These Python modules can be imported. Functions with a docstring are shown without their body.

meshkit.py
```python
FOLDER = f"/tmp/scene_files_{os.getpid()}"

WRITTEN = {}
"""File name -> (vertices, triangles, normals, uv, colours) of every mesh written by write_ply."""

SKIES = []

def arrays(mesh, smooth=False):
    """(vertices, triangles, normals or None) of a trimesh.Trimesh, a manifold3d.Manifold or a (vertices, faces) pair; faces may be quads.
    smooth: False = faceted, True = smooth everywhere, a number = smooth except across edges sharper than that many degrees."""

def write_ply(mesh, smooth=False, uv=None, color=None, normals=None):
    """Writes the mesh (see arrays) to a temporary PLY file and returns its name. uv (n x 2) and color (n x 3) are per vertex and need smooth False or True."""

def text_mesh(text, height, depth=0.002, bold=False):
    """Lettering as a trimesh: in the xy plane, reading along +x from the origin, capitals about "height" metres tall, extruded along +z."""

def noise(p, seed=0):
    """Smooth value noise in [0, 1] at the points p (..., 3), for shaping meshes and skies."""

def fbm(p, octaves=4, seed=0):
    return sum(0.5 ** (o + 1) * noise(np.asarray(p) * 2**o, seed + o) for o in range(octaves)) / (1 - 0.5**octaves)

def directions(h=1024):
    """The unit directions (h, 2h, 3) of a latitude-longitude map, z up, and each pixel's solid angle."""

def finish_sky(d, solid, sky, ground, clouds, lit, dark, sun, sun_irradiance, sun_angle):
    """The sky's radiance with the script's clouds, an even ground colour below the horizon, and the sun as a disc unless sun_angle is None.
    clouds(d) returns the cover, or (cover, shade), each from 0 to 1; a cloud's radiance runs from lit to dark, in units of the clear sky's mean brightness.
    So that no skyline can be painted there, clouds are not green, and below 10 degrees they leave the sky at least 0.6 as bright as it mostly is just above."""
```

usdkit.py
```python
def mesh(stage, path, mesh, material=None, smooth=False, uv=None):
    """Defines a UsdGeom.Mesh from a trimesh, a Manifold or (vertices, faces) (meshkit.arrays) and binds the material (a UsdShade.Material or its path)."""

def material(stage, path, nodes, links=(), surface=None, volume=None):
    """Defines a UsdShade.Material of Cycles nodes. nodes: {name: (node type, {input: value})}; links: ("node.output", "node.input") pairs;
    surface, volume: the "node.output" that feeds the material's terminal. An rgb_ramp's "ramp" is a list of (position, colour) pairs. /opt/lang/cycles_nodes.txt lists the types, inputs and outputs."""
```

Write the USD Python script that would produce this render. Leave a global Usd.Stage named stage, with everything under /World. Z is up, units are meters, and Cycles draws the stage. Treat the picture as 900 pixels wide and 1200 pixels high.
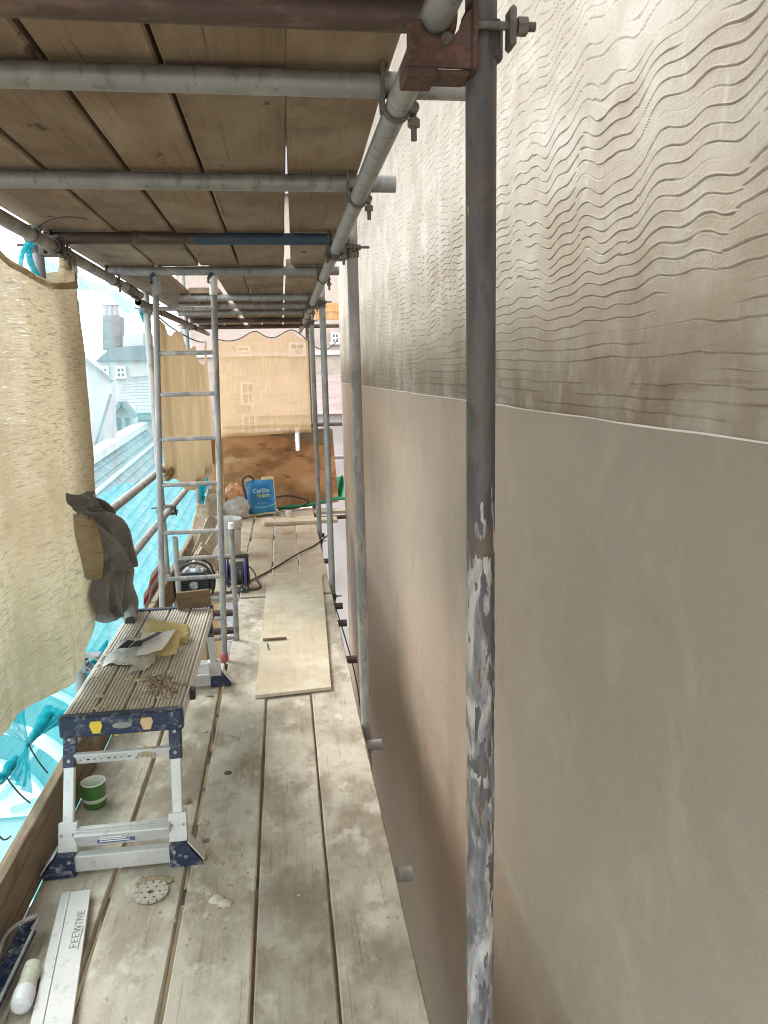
import math, random
import numpy as np, trimesh, shapely
from shapely.geometry import Polygon
from pxr import Usd, UsdGeom, UsdLux, UsdShade, Gf, Sdf, Vt
import usdkit
from meshkit import noise, fbm, text_mesh

random.seed(7); RNG = np.random.default_rng(7)
stage = Usd.Stage.CreateInMemory()
UsdGeom.SetStageUpAxis(stage, UsdGeom.Tokens.z); UsdGeom.SetStageMetersPerUnit(stage, 1.0)
UsdGeom.Xform.Define(stage, '/World'); UsdGeom.Scope.Define(stage, '/World/Looks')

# ------------------------------------------------------------------ camera
EYE = np.array([0.0, 0.0, 1.662]); FPX = 882.2          # focal length in pixels of a 900 px wide picture
PITCH, YAW, ROLL = math.radians(10.54), math.radians(7.377), math.radians(-1.313)
EXPOSURE = 1.68
_cp, _sp, _cy, _sy = math.cos(PITCH), math.sin(PITCH), math.cos(YAW), math.sin(YAW)
FWD = np.array([_sy*_cp, _cy*_cp, -_sp]); _R = np.array([_cy, -_sy, 0]); _U = np.cross(_R, FWD)
RGT = math.cos(ROLL)*_R + math.sin(ROLL)*_U; UPV = -math.sin(ROLL)*_R + math.cos(ROLL)*_U
cam = UsdGeom.Camera.Define(stage, '/World/camera')
m4 = Gf.Matrix4d(*RGT, 0, *UPV, 0, *(-FWD), 0, *EYE, 1)
cam.AddTransformOp().Set(m4)
cam.CreateHorizontalApertureAttr(36.0); cam.CreateVerticalApertureAttr(48.0)
cam.CreateFocalLengthAttr(36.0*FPX/900.0); cam.CreateClippingRangeAttr(Gf.Vec2f(0.05, 2000))
cam.CreateExposureAttr(EXPOSURE)
def at(px, py, X=None, Y=None, Z=None):
    """The point of a world plane (x = X, y = Y or z = Z) that was measured at this place of the 900 x 1200 photograph."""
    d = FWD + RGT*(px-450)/FPX - UPV*(py-600)/FPX
    s = (X-EYE[0])/d[0] if X is not None else (Y-EYE[1])/d[1] if Y is not None else (Z-EYE[2])/d[2]
    return EYE + d*s

# ------------------------------------------------------------------ sky and sun (bright overcast)
SUN_DIR = np.array([-0.62, 0.45, 0.80]); SUN_DIR /= np.linalg.norm(SUN_DIR)
SKY_STRENGTH, SUN_INTENSITY, SUN_ANGLE = 0.15, 0.40, 25.0
elev, rot = math.asin(SUN_DIR[2]), math.atan2(SUN_DIR[0], SUN_DIR[1])
sky_mat = usdkit.material(stage, '/World/Looks/sky_overcast', {
    'sky': ('sky_texture', {'sky_type': 'single_scattering', 'sun_disc': False, 'sun_elevation': elev, 'sun_rotation': rot, 'air_density': 1.0, 'aerosol_density': 3.0, 'ozone_density': 1.0}),
    'tc': ('texture_coordinate', {}), 'n': ('noise_texture', {'scale': 2.2, 'detail': 5.0, 'roughness': 0.55}),
    'r': ('map_range', {'from_min': 0.3, 'from_max': 0.7, 'to_min': 0.72, 'to_max': 1.0, 'clamp': True}),
    'cl': ('rgb_ramp', {'ramp': [(0.0, (7.0, 7.4, 8.0)), (1.0, (9.6, 9.8, 10.0))]}),
    'mx': ('mix', {'mix_type': 'mix'}), 'bg': ('background_shader', {'strength': SKY_STRENGTH})},
    [('tc.generated', 'n.vector'), ('n.fac', 'r.value'), ('r.result', 'mx.fac'), ('n.fac', 'cl.fac'), ('sky.color', 'mx.color1'), ('cl.color', 'mx.color2'), ('mx.color', 'bg.color')], surface='bg.background')
dome = UsdLux.DomeLight.Define(stage, '/World/sky')
UsdShade.MaterialBindingAPI.Apply(dome.GetPrim()).Bind(sky_mat)
dome.GetPrim().SetCustomDataByKey('kind', 'structure')
sun = UsdLux.DistantLight.Define(stage, '/World/sun')
sun.CreateIntensityAttr(SUN_INTENSITY); sun.CreateAngleAttr(SUN_ANGLE); sun.CreateNormalizeAttr(True); sun.CreateColorAttr(Gf.Vec3f(1.0, 0.97, 0.92))
_z = SUN_DIR; _x = np.cross([0, 0, 1.0], _z); _x /= np.linalg.norm(_x); _y = np.cross(_z, _x)
UsdGeom.Xformable(sun.GetPrim()).AddTransformOp().Set(Gf.Matrix4d(*_x, 0, *_y, 0, *_z, 0, 0, 0, 50, 1))

# ------------------------------------------------------------------ materials
MATS = {}
def noisy(name, base, layers=(), rough=0.7, metal=0.0, bump=None, spec=0.5, vary=0.0, rough2=None, translucent=None, opacity=None, sheen=0.0):
    """Principled material. layers: (colour, (sx,sy,sz), lo, hi, strength[, detail[, distortion]]) laid over base by noise in world position.
    bump: list of ((sx,sy,sz), strength, distance). vary: brightness change per object."""
    nd, ln = {'g': ('geometry', {}), 'oi': ('object_info', {}), 'wm': ('math', {'math_type': 'multiply', 'value2': 37.0}), 'of': ('combine_xyz', {}), 'gp': ('vector_math', {'math_type': 'add'})}, [('oi.random', 'wm.value1'), ('wm.value', 'of.x'), ('wm.value', 'of.y'), ('wm.value', 'of.z'), ('g.position', 'gp.vector1'), ('of.vector', 'gp.vector2')]
    nd['c0'] = ('color', {'value': base}); cur = 'c0.color'
    for i, L in enumerate(layers):
        col, sc, lo, hi, st = L[:5]; det = L[5] if len(L) > 5 else 4.0; dis = L[6] if len(L) > 6 else 0.0
        nd[f'm{i}'] = ('mapping', {'scale': sc, 'location': (3.1*i, 1.7*i, 0.9*i)})
        nd[f'n{i}'] = ('noise_texture', {'scale': 1.0, 'detail': det, 'roughness': 0.6, 'distortion': dis})
        nd[f'r{i}'] = ('map_range', {'range_type': 'smoothstep', 'from_min': lo, 'from_max': hi, 'to_min': 0.0, 'to_max': st, 'clamp': True})
        nd[f'x{i}'] = ('mix', {'mix_type': 'mix', 'color2': col})
        ln += [('gp.vector', f'm{i}.vector'), (f'm{i}.vector', f'n{i}.vector'), (f'n{i}.fac', f'r{i}.value'), (f'r{i}.result', f'x{i}.fac'), (cur, f'x{i}.color1')]
        if len(L) > 7:
            nd[f'sz{i}'] = ('separate_xyz', {}); nd[f'zr{i}'] = ('map_range', {'range_type': 'smoothstep', 'from_min': L[7][0], 'from_max': L[7][1], 'to_min': 1.0, 'to_max': 0.0, 'clamp': True}); nd[f'zm{i}'] = ('math', {'math_type': 'multiply'})
            ln.remove((f'r{i}.result', f'x{i}.fac')); ln += [('g.position', f'sz{i}.vector'), (f'sz{i}.'+(L[7][2] if len(L[7]) > 2 else 'z'), f'zr{i}.value'), (f'zr{i}.result', f'zm{i}.value1'), (f'r{i}.result', f'zm{i}.value2'), (f'zm{i}.value', f'x{i}.fac')]
        cur = f'x{i}.color'
    if vary:
        nd['vr'] = ('map_range', {'from_min': 0.0, 'from_max': 1.0, 'to_min': 1.0-vary, 'to_max': 1.0+vary})
        nd['hv'] = ('hsv', {}); ln += [('oi.random', 'vr.value'), ('vr.result', 'hv.value'), (cur, 'hv.color')]; cur = 'hv.color'
    if translucent: nd['p'] = ('diffuse_bsdf', {}); ln.append((cur, 'p.color')); rough2 = None
    else: nd['p'] = ('principled_bsdf', {'roughness': rough, 'metallic': metal, 'specular_ior_level': spec, 'sheen_weight': sheen}); ln.append((cur, 'p.base_color'))
    nrm = None
    for j, (sc, st, dist) in enumerate(bump or []):
        nd[f'bm{j}'] = ('mapping', {'scale': sc}); nd[f'bn{j}'] = ('noise_texture', {'scale': 1.0, 'detail': 4.0, 'roughness': 0.6}); nd[f'b{j}'] = ('bump', {'strength': st, 'distance': dist})
        ln += [('gp.vector', f'bm{j}.vector'), (f'bm{j}.vector', f'bn{j}.vector'), (f'bn{j}.fac', f'b{j}.height')]
        if nrm: ln.append((nrm, f'b{j}.normal'))
        nrm = f'b{j}.normal'
    if nrm: ln.append((nrm, 'p.normal'))
    if rough2 is not None and layers:
        nd['rr'] = ('map_range', {'from_min': 0.0, 'from_max': 1.0, 'to_min': rough, 'to_max': rough2}); ln += [('r0.result', 'rr.value'), ('rr.result', 'p.roughness')]
    out = 'p.BSDF'
    if translucent:
        nd['t'] = ('translucent_bsdf', {}); nd['mt'] = ('mix_closure', {'fac': translucent}); ln += [(cur, 't.color'), ('p.BSDF', 'mt.closure1'), ('t.BSDF', 'mt.closure2')]; out = 'mt.closure'
    if opacity is not None:      # (see-through share where the weave is open, noise scale, lo, hi)
        sc, lo, hi, a, b = opacity
        nd['om'] = ('mapping', {'scale': sc}); nd['on'] = ('noise_texture', {'scale': 1.0, 'detail': 3.0, 'roughness': 0.6}); nd['orr'] = ('map_range', {'from_min': lo, 'from_max': hi, 'to_min': a, 'to_max': b, 'clamp': True})
        nd['tr'] = ('transparent_bsdf', {}); nd['mo'] = ('mix_closure', {})
        ln += [('g.position', 'om.vector'), ('om.vector', 'on.vector'), ('on.fac', 'orr.value'), ('orr.result', 'mo.fac'), (out, 'mo.closure1'), ('tr.BSDF', 'mo.closure2')]; out = 'mo.closure'
    MATS[name] = usdkit.material(stage, '/World/Looks/'+name, nd, ln, surface=out)
    return MATS[name]

DUST = (0.57, 0.525, 0.435)
noisy('deck_wood', (0.375, 0.325, 0.25), [((0.25, 0.205, 0.145), (75, 3.0, 75), 0.46, 0.66, 0.65, 4, 0.6), (DUST, (4.2, 2.4, 4.2), 0.36, 0.58, 0.9, 9), ((0.68, 0.635, 0.54), (9, 6, 9), 0.53, 0.68, 0.85, 9), ((0.25, 0.208, 0.152), (3.4, 2.3, 3.4), 0.51, 0.66, 0.7, 9), ((0.32, 0.27, 0.195), (14, 10, 14), 0.54, 0.66, 0.5, 7), ((0.26, 0.21, 0.145), (210, 210, 210), 0.58, 0.72, 0.5, 2), ((0.18, 0.14, 0.095), (110, 2.2, 110), 0.64, 0.72, 0.55, 3), ((0.17, 0.13, 0.09), (26, 9, 26), 0.68, 0.74, 0.5, 3)], rough=0.92, spec=0.2, vary=0.08, bump=[((90, 3.0, 90), 0.5, 0.002), ((22, 18, 22), 0.4, 0.004), ((260, 260, 260), 0.6, 0.0014)])
noisy('far_wood', (0.50, 0.40, 0.29), [((0.36, 0.25, 0.16), (70, 3, 70), 0.5, 0.7, 0.5), ((0.62, 0.53, 0.42), (5, 4, 5), 0.38, 0.6, 0.8, 8), ((0.40, 0.24, 0.12), (2.2, 2.0, 2.2), 0.60, 0.70, 0.7, 5)], rough=0.9, spec=0.2, vary=0.08, bump=[((60, 3, 60), 0.4, 0.002)])
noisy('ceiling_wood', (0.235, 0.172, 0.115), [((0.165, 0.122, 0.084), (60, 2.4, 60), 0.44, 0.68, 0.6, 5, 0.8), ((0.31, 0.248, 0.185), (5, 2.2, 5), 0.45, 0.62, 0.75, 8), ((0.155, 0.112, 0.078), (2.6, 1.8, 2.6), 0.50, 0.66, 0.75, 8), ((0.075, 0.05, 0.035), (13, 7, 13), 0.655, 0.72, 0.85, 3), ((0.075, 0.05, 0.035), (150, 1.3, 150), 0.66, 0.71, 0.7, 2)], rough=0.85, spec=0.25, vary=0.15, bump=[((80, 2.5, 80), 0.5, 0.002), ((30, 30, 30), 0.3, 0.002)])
noisy('edge_wood', (0.27, 0.20, 0.135), [((0.155, 0.11, 0.07), (60, 2.5, 60), 0.45, 0.65, 0.8), ((0.44, 0.385, 0.29), (6, 3, 6), 0.52, 0.70, 0.75, 7), ((0.11, 0.08, 0.055), (5, 4, 9), 0.58, 0.74, 0.6)], rough=0.9, spec=0.2, vary=0.1, bump=[((70, 3, 70), 0.5, 0.003)])
noisy('plywood', (0.55, 0.465, 0.335), [((0.43, 0.345, 0.23), (40, 3, 40), 0.45, 0.7, 0.5), ((0.635, 0.575, 0.465), (5, 4, 5), 0.42, 0.62, 0.8, 8), ((0.36, 0.285, 0.19), (12, 10, 12), 0.62, 0.74, 0.5, 6)], rough=0.9, spec=0.2, bump=[((150, 150, 150), 0.3, 0.001)])
noisy('fresh_timber', (0.50, 0.27, 0.10), [((0.36, 0.18, 0.065), (50, 50, 3), 0.45, 0.7, 0.7), ((0.60, 0.42, 0.24), (6, 6, 4), 0.55, 0.7, 0.6)], rough=0.75, bump=[((60, 60, 3), 0.4, 0.002)])
noisy('offcut_wood', (0.42, 0.32, 0.22), [((0.28, 0.2, 0.13), (40, 40, 8), 0.45, 0.7, 0.7), ((0.6, 0.54, 0.45), (9, 9, 9), 0.5, 0.66, 0.8)], rough=0.88, spec=0.2, vary=0.2, bump=[((60, 60, 10), 0.4, 0.002)])
noisy('dark_offcut', (0.205, 0.145, 0.09), [((0.12, 0.085, 0.055), (8, 50, 50), 0.45, 0.7, 0.8), ((0.34, 0.28, 0.2), (14, 14, 14), 0.58, 0.72, 0.6)], rough=0.88, spec=0.2, bump=[((12, 70, 70), 0.4, 0.002)])
noisy('hardboard', (0.47, 0.245, 0.11), [((0.26, 0.12, 0.05), (2.2, 2.2, 3.4), 0.42, 0.60, 0.9, 8), ((0.55, 0.34, 0.18), (3.5, 3, 7), 0.53, 0.70, 0.85, 8), ((0.09, 0.05, 0.032), (3, 4, 13), 0.60, 0.68, 0.8, 7)], rough=0.75, spec=0.3, bump=[((8, 8, 14), 0.4, 0.006)])
noisy('galvanised', (0.27, 0.275, 0.27), [((0.40, 0.395, 0.375), (11, 11, 6), 0.45, 0.65, 0.8, 6), ((0.17, 0.17, 0.165), (30, 30, 12), 0.52, 0.68, 0.7, 5), ((0.26, 0.19, 0.13), (8, 8, 8), 0.64, 0.76, 0.6, 5)], rough=0.48, metal=0.4, vary=0.10, rough2=0.75, bump=[((120, 120, 60), 0.2, 0.0008)])
noisy('dusty_galvanised', (0.25, 0.245, 0.235), [((0.42, 0.39, 0.34), (14, 14, 5), 0.44, 0.64, 0.85, 7), ((0.15, 0.145, 0.135), (26, 26, 9), 0.54, 0.68, 0.7, 5)], rough=0.65, metal=0.2, bump=[((120, 120, 60), 0.3, 0.001)])
noisy('plastered_pole', (0.062, 0.064, 0.068), [((0.115, 0.114, 0.112), (40, 40, 7), 0.42, 0.66, 0.9, 6), ((0.27, 0.265, 0.25), (22, 22, 7), 0.53, 0.64, 0.9, 8, 1.1), ((0.38, 0.37, 0.35), (80, 80, 18), 0.60, 0.69, 0.7, 6, 0.6)], rough=0.5, metal=0.1, rough2=0.8)
noisy('pole_plaster', (0.17, 0.168, 0.163), [((0.09, 0.09, 0.09), (26, 26, 7), 0.42, 0.64, 0.8, 9, 1.0), ((0.44, 0.43, 0.405), (18, 18, 6), 0.44, 0.64, 0.9, 9, 1.2), ((0.26, 0.255, 0.245), (60, 60, 14), 0.48, 0.68, 0.6, 7, 0.8)], rough=0.85, spec=0.2, bump=[((120, 120, 60), 0.4, 0.001)])
noisy('rusty_pole', (0.068, 0.066, 0.064), [((0.122, 0.116, 0.11), (22, 22, 5), 0.42, 0.62, 0.9, 8, 0.8), ((0.135, 0.082, 0.055), (18, 18, 9), 0.52, 0.66, 0.75, 7, 0.6), ((0.045, 0.043, 0.043), (40, 40, 12), 0.55, 0.66, 0.7, 6), ((0.45, 0.43, 0.40), (70, 70, 22), 0.67, 0.73, 0.8, 6)], rough=0.5, metal=0.2, rough2=0.75, bump=[((60, 60, 20), 0.4, 0.001)])
noisy('rusty_steel', (0.115, 0.058, 0.040), [((0.065, 0.042, 0.034), (60, 60, 60), 0.40, 0.60, 0.9, 6), ((0.19, 0.10, 0.065), (90, 90, 90), 0.58, 0.7, 0.7, 5), ((0.30, 0.27, 0.24), (50, 50, 50), 0.66, 0.74, 0.6, 5)], rough=0.75, metal=0.2, bump=[((200, 200, 200), 0.5, 0.001)])
noisy('dark_steel', (0.115, 0.105, 0.095), [((0.19, 0.165, 0.14), (60, 60, 60), 0.45, 0.65, 0.8, 5), ((0.17, 0.095, 0.06), (40, 40, 40), 0.58, 0.7, 0.7, 5)], rough=0.62, metal=0.4, vary=0.15, bump=[((150, 150, 150), 0.3, 0.001)])
noisy('brown_tube', (0.075, 0.05, 0.04), [((0.15, 0.10, 0.075), (10, 40, 40), 0.45, 0.66, 0.9, 6), ((0.24, 0.20, 0.17), (30, 60, 60), 0.66, 0.76, 0.7, 5)], rough=0.6, metal=0.2)
noisy('red_tube', (0.16, 0.055, 0.045), [((0.10, 0.06, 0.05), (10, 40, 40), 0.45, 0.66, 0.9, 6), ((0.24, 0.17, 0.13), (30, 60, 60), 0.6, 0.72, 0.7, 5)], rough=0.6, metal=0.2)
noisy('blue_tube', (0.03, 0.065, 0.11), [((0.07, 0.075, 0.08), (12, 40, 40), 0.48, 0.66, 0.9, 6), ((0.25, 0.25, 0.24), (60, 60, 60), 0.68, 0.76, 0.7, 5)], rough=0.55, metal=0.1)
noisy('hessian', (0.445, 0.368, 0.243), [((0.19, 0.147, 0.085), (15, 15, 200), 0.49, 0.66, 0.9, 6, 0.8), ((0.54, 0.462, 0.325), (22, 22, 260), 0.53, 0.68, 0.7, 5, 0.6), ((0.31, 0.245, 0.148), (240, 240, 22), 0.52, 0.70, 0.6, 3), ((0.33, 0.255, 0.15), (2.2, 2.2, 1.1), 0.45, 0.66, 0.75, 5), ((0.26, 0.205, 0.125), (12, 12, 130), 0.60, 0.70, 0.8, 4, 0.5)], rough=0.95, spec=0.05, translucent=0.40, opacity=((16, 16, 220), 0.60, 0.74, 0.03, 0.30), bump=[((20, 20, 240), 0.5, 0.004), ((260, 260, 30), 0.4, 0.002), ((7, 7, 4), 0.5, 0.02)])
noisy('hessian_drape', (0.40, 0.29, 0.165), [((0.29, 0.205, 0.11), (26, 26, 120), 0.50, 0.68, 0.6, 3, 0.5), ((0.48, 0.36, 0.215), (4, 4, 1.5), 0.5, 0.68, 0.7, 4), ((0.26, 0.18, 0.095), (120, 120, 9), 0.55, 0.7, 0.5, 3)], rough=0.95, spec=0.05, translucent=0.3, bump=[((90, 90, 200), 0.5, 0.003), ((9, 9, 4), 0.5, 0.02)])
noisy('hessian_screen', (0.40, 0.275, 0.15), [((0.33, 0.22, 0.115), (4, 4, 22), 0.50, 0.7, 0.7, 5), ((0.52, 0.385, 0.225), (120, 120, 8), 0.5, 0.68, 0.6, 3), ((0.32, 0.21, 0.11), (6, 6, 2), 0.55, 0.7, 0.6, 4)], rough=0.95, spec=0.05, translucent=0.5, opacity=((160, 160, 160), 0.3, 0.7, 0.16, 0.29), bump=[((90, 90, 200), 0.5, 0.003), ((7, 7, 3), 0.5, 0.03)])
noisy('net', (0.14, 0.42, 0.44), [((0.22, 0.50, 0.51), (6, 6, 1.5), 0.45, 0.65, 0.7), ((0.07, 0.32, 0.35), (3, 3, 90), 0.5, 0.66, 0.5, 2)], translucent=0.45, opacity=((2.2, 2.2, 1.2), 0.36, 0.64, 0.76, 0.93))
noisy('net_double', (0.03, 0.36, 0.40), [((0.07, 0.44, 0.48), (6, 6, 1.5), 0.45, 0.65, 0.7), ((0.01, 0.26, 0.30), (3, 3, 90), 0.5, 0.66, 0.6, 2)], translucent=0.45, opacity=((2.6, 2.6, 1.4), 0.36, 0.64, 0.50, 0.70))
noisy('net_bunch', (0.012, 0.27, 0.33), [((0.02, 0.38, 0.45), (30, 30, 12), 0.45, 0.65, 0.8)], rough=0.6, spec=0.1, translucent=0.35, opacity=((60, 60, 60), 0.3, 0.7, 0.10, 0.40))
noisy('render_coat', (0.355, 0.318, 0.258), [((0.285, 0.245, 0.185), (2.2, 1.6, 2.6), 0.42, 0.62, 0.8, 7), ((0.43, 0.40, 0.345), (5, 3.2, 5), 0.48, 0.66, 0.75, 8), ((0.235, 0.175, 0.11), (5, 4.2, 5), 0.55, 0.72, 0.6, 7), ((0.46, 0.44, 0.395), (30, 24, 9), 0.60, 0.74, 0.5, 6), ((0.205, 0.143, 0.088), (4, 3.4, 2.6), 0.33, 0.58, 0.85, 8, 0.4, (1.58, 1.92)), ((0.40, 0.355, 0.285), (14, 10, 5), 0.52, 0.66, 0.6, 8, 0.8, (1.58, 1.90)), ((0.17, 0.115, 0.07), (5, 3, 60), 0.57, 0.66, 0.35, 4, 0.3, (1.64, 1.84))], rough=0.62, spec=0.3, bump=[((60, 60, 60), 0.6, 0.003), ((240, 240, 240), 0.7, 0.0014)])
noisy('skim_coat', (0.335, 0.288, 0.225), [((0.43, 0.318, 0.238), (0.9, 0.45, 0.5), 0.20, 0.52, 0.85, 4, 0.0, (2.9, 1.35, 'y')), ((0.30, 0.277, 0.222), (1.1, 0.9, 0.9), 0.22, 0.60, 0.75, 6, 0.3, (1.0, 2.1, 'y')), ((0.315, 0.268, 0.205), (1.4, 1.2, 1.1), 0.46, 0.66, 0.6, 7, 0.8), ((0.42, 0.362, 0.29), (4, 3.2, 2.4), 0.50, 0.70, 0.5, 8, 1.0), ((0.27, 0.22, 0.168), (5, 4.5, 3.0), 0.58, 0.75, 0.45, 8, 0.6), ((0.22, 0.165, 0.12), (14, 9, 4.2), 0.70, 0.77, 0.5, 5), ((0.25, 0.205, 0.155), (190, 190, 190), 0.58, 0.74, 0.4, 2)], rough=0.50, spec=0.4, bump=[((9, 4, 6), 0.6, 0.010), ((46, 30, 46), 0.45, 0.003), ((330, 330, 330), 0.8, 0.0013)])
noisy('stained_band', (0.40, 0.325, 0.24), [((0.55, 0.49, 0.41), (14, 13, 3.0), 0.46, 0.62, 0.85, 6), ((0.30, 0.22, 0.145), (9, 8, 4), 0.58, 0.72, 0.7, 6)], rough=0.65, spec=0.3, bump=[((60, 60, 60), 0.4, 0.003)])
noisy('white_bead', (0.72, 0.69, 0.63), rough=0.5)
noisy('aluminium', (0.56, 0.55, 0.525), [((0.66, 0.64, 0.60), (12, 12, 12), 0.45, 0.65, 0.8, 6), ((0.42, 0.39, 0.345), (45, 45, 45), 0.56, 0.7, 0.6, 5)], rough=0.5, metal=0.35, rough2=0.75, bump=[((150, 150, 150), 0.2, 0.0008)])
noisy('dusty_deckplate', (0.52, 0.48, 0.41), [((0.62, 0.58, 0.50), (16, 7, 16), 0.45, 0.65, 0.8, 7), ((0.30, 0.235, 0.165), (9, 6, 9), 0.55, 0.74, 0.75, 7)], rough=0.72, metal=0.15, bump=[((150, 60, 150), 0.3, 0.001)])
noisy('navy_plastic', (0.013, 0.023, 0.055), [((0.26, 0.265, 0.265), (26, 26, 40), 0.50, 0.68, 0.8, 9, 0.9), ((0.01, 0.016, 0.04), (9, 9, 9), 0.5, 0.6, 0.6)], rough=0.5, rough2=0.85, bump=[((80, 80, 80), 0.3, 0.001)])
noisy('yellow_plastic', (0.72, 0.50, 0.04), [((0.60, 0.50, 0.30), (70, 70, 70), 0.56, 0.72, 0.7)], rough=0.55)
noisy('peach_plastic', (0.62, 0.40, 0.20), [((0.6, 0.54, 0.44), (70, 70, 70), 0.5, 0.7, 0.8)], rough=0.65)
noisy('black_plastic', (0.022, 0.023, 0.025), [((0.10, 0.10, 0.10), (40, 40, 40), 0.5, 0.7, 0.6, 6)], rough=0.5)
noisy('silver_plastic', (0.55, 0.56, 0.57), [((0.35, 0.35, 0.35), (60, 60, 60), 0.55, 0.7, 0.6)], rough=0.4, metal=0.4)
noisy('purple_plastic', (0.07, 0.065, 0.26), [((0.16, 0.15, 0.34), (30, 30, 30), 0.5, 0.7, 0.7)], rough=0.45)
noisy('cable_black', (0.03, 0.028, 0.027), [((0.2, 0.18, 0.15), (40, 40, 40), 0.55, 0.7, 0.6)], rough=0.6)
noisy('cord', (0.05, 0.07, 0.08), rough=0.8)
noisy('green_hose', (0.02, 0.22, 0.10), rough=0.5)
noisy('red_rubber', (0.42, 0.09, 0.085), [((0.5, 0.36, 0.3), (60, 60, 60), 0.55, 0.7, 0.6)], rough=0.7)
noisy('white_plastic', (0.72, 0.71, 0.68), [((0.55, 0.50, 0.43), (14, 14, 8), 0.52, 0.70, 0.65, 6), ((0.64, 0.62, 0.57), (60, 60, 30), 0.55, 0.7, 0.5)], rough=0.5)
noisy('bottle_plastic', (0.52, 0.53, 0.42), [((0.38, 0.36, 0.28), (30, 60, 60), 0.5, 0.68, 0.7, 6), ((0.66, 0.65, 0.58), (70, 70, 70), 0.55, 0.7, 0.7)], rough=0.6)
noisy('cap_plastic', (0.70, 0.71, 0.70), [((0.52, 0.52, 0.5), (40, 40, 40), 0.56, 0.74, 0.6, 6)], rough=0.45)
noisy('mug_green', (0.065, 0.18, 0.035), [((0.45, 0.47, 0.38), (50, 50, 50), 0.66, 0.74, 0.7, 6), ((0.05, 0.13, 0.03), (20, 20, 20), 0.5, 0.7, 0.6)], rough=0.3)
noisy('mug_cream', (0.66, 0.68, 0.58), [((0.45, 0.43, 0.33), (40, 40, 40), 0.6, 0.75, 0.6)], rough=0.3)
noisy('grey_cloth', (0.150, 0.145, 0.132), [((0.215, 0.205, 0.188), (5, 5, 4), 0.45, 0.65, 0.7, 6), ((0.10, 0.097, 0.09), (70, 70, 70), 0.5, 0.7, 0.6), ((0.33, 0.31, 0.275), (16, 16, 12), 0.62, 0.74, 0.5, 7)], rough=0.95, spec=0.15, sheen=0.25, bump=[((420, 420, 420), 0.6, 0.0012), ((24, 24, 12), 0.7, 0.012)])
noisy('pale_lining', (0.40, 0.42, 0.40), [((0.22, 0.22, 0.2), (30, 30, 30), 0.5, 0.7, 0.7)], rough=0.9)
noisy('yellow_foam', (0.60, 0.46, 0.19), [((0.68, 0.57, 0.31), (16, 16, 16), 0.45, 0.65, 0.8, 6), ((0.42, 0.30, 0.12), (40, 40, 40), 0.58, 0.72, 0.6, 5)], rough=0.9, bump=[((90, 90, 90), 0.5, 0.003)])
noisy('white_paper', (0.80, 0.79, 0.75), [((0.62, 0.59, 0.5), (14, 14, 14), 0.52, 0.7, 0.6)], rough=0.7)
noisy('grey_film', (0.56, 0.55, 0.50), [((0.40, 0.38, 0.33), (26, 26, 26), 0.48, 0.66, 0.7, 6), ((0.74, 0.73, 0.69), (50, 50, 50), 0.6, 0.7, 0.6)], rough=0.4, spec=0.5, bump=[((60, 60, 60), 0.4, 0.004)])
noisy('print_black', (0.025, 0.025, 0.025), [((0.3, 0.3, 0.28), (60, 60, 60), 0.62, 0.72, 0.6)], rough=0.6)
noisy('print_blue', (0.045, 0.075, 0.20), [((0.5, 0.5, 0.5), (90, 90, 90), 0.56, 0.7, 0.6)], rough=0.6)
noisy('print_grey', (0.23, 0.235, 0.25), [((0.5, 0.5, 0.5), (60, 60, 60), 0.46, 0.62, 0.85)], rough=0.6)
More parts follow.
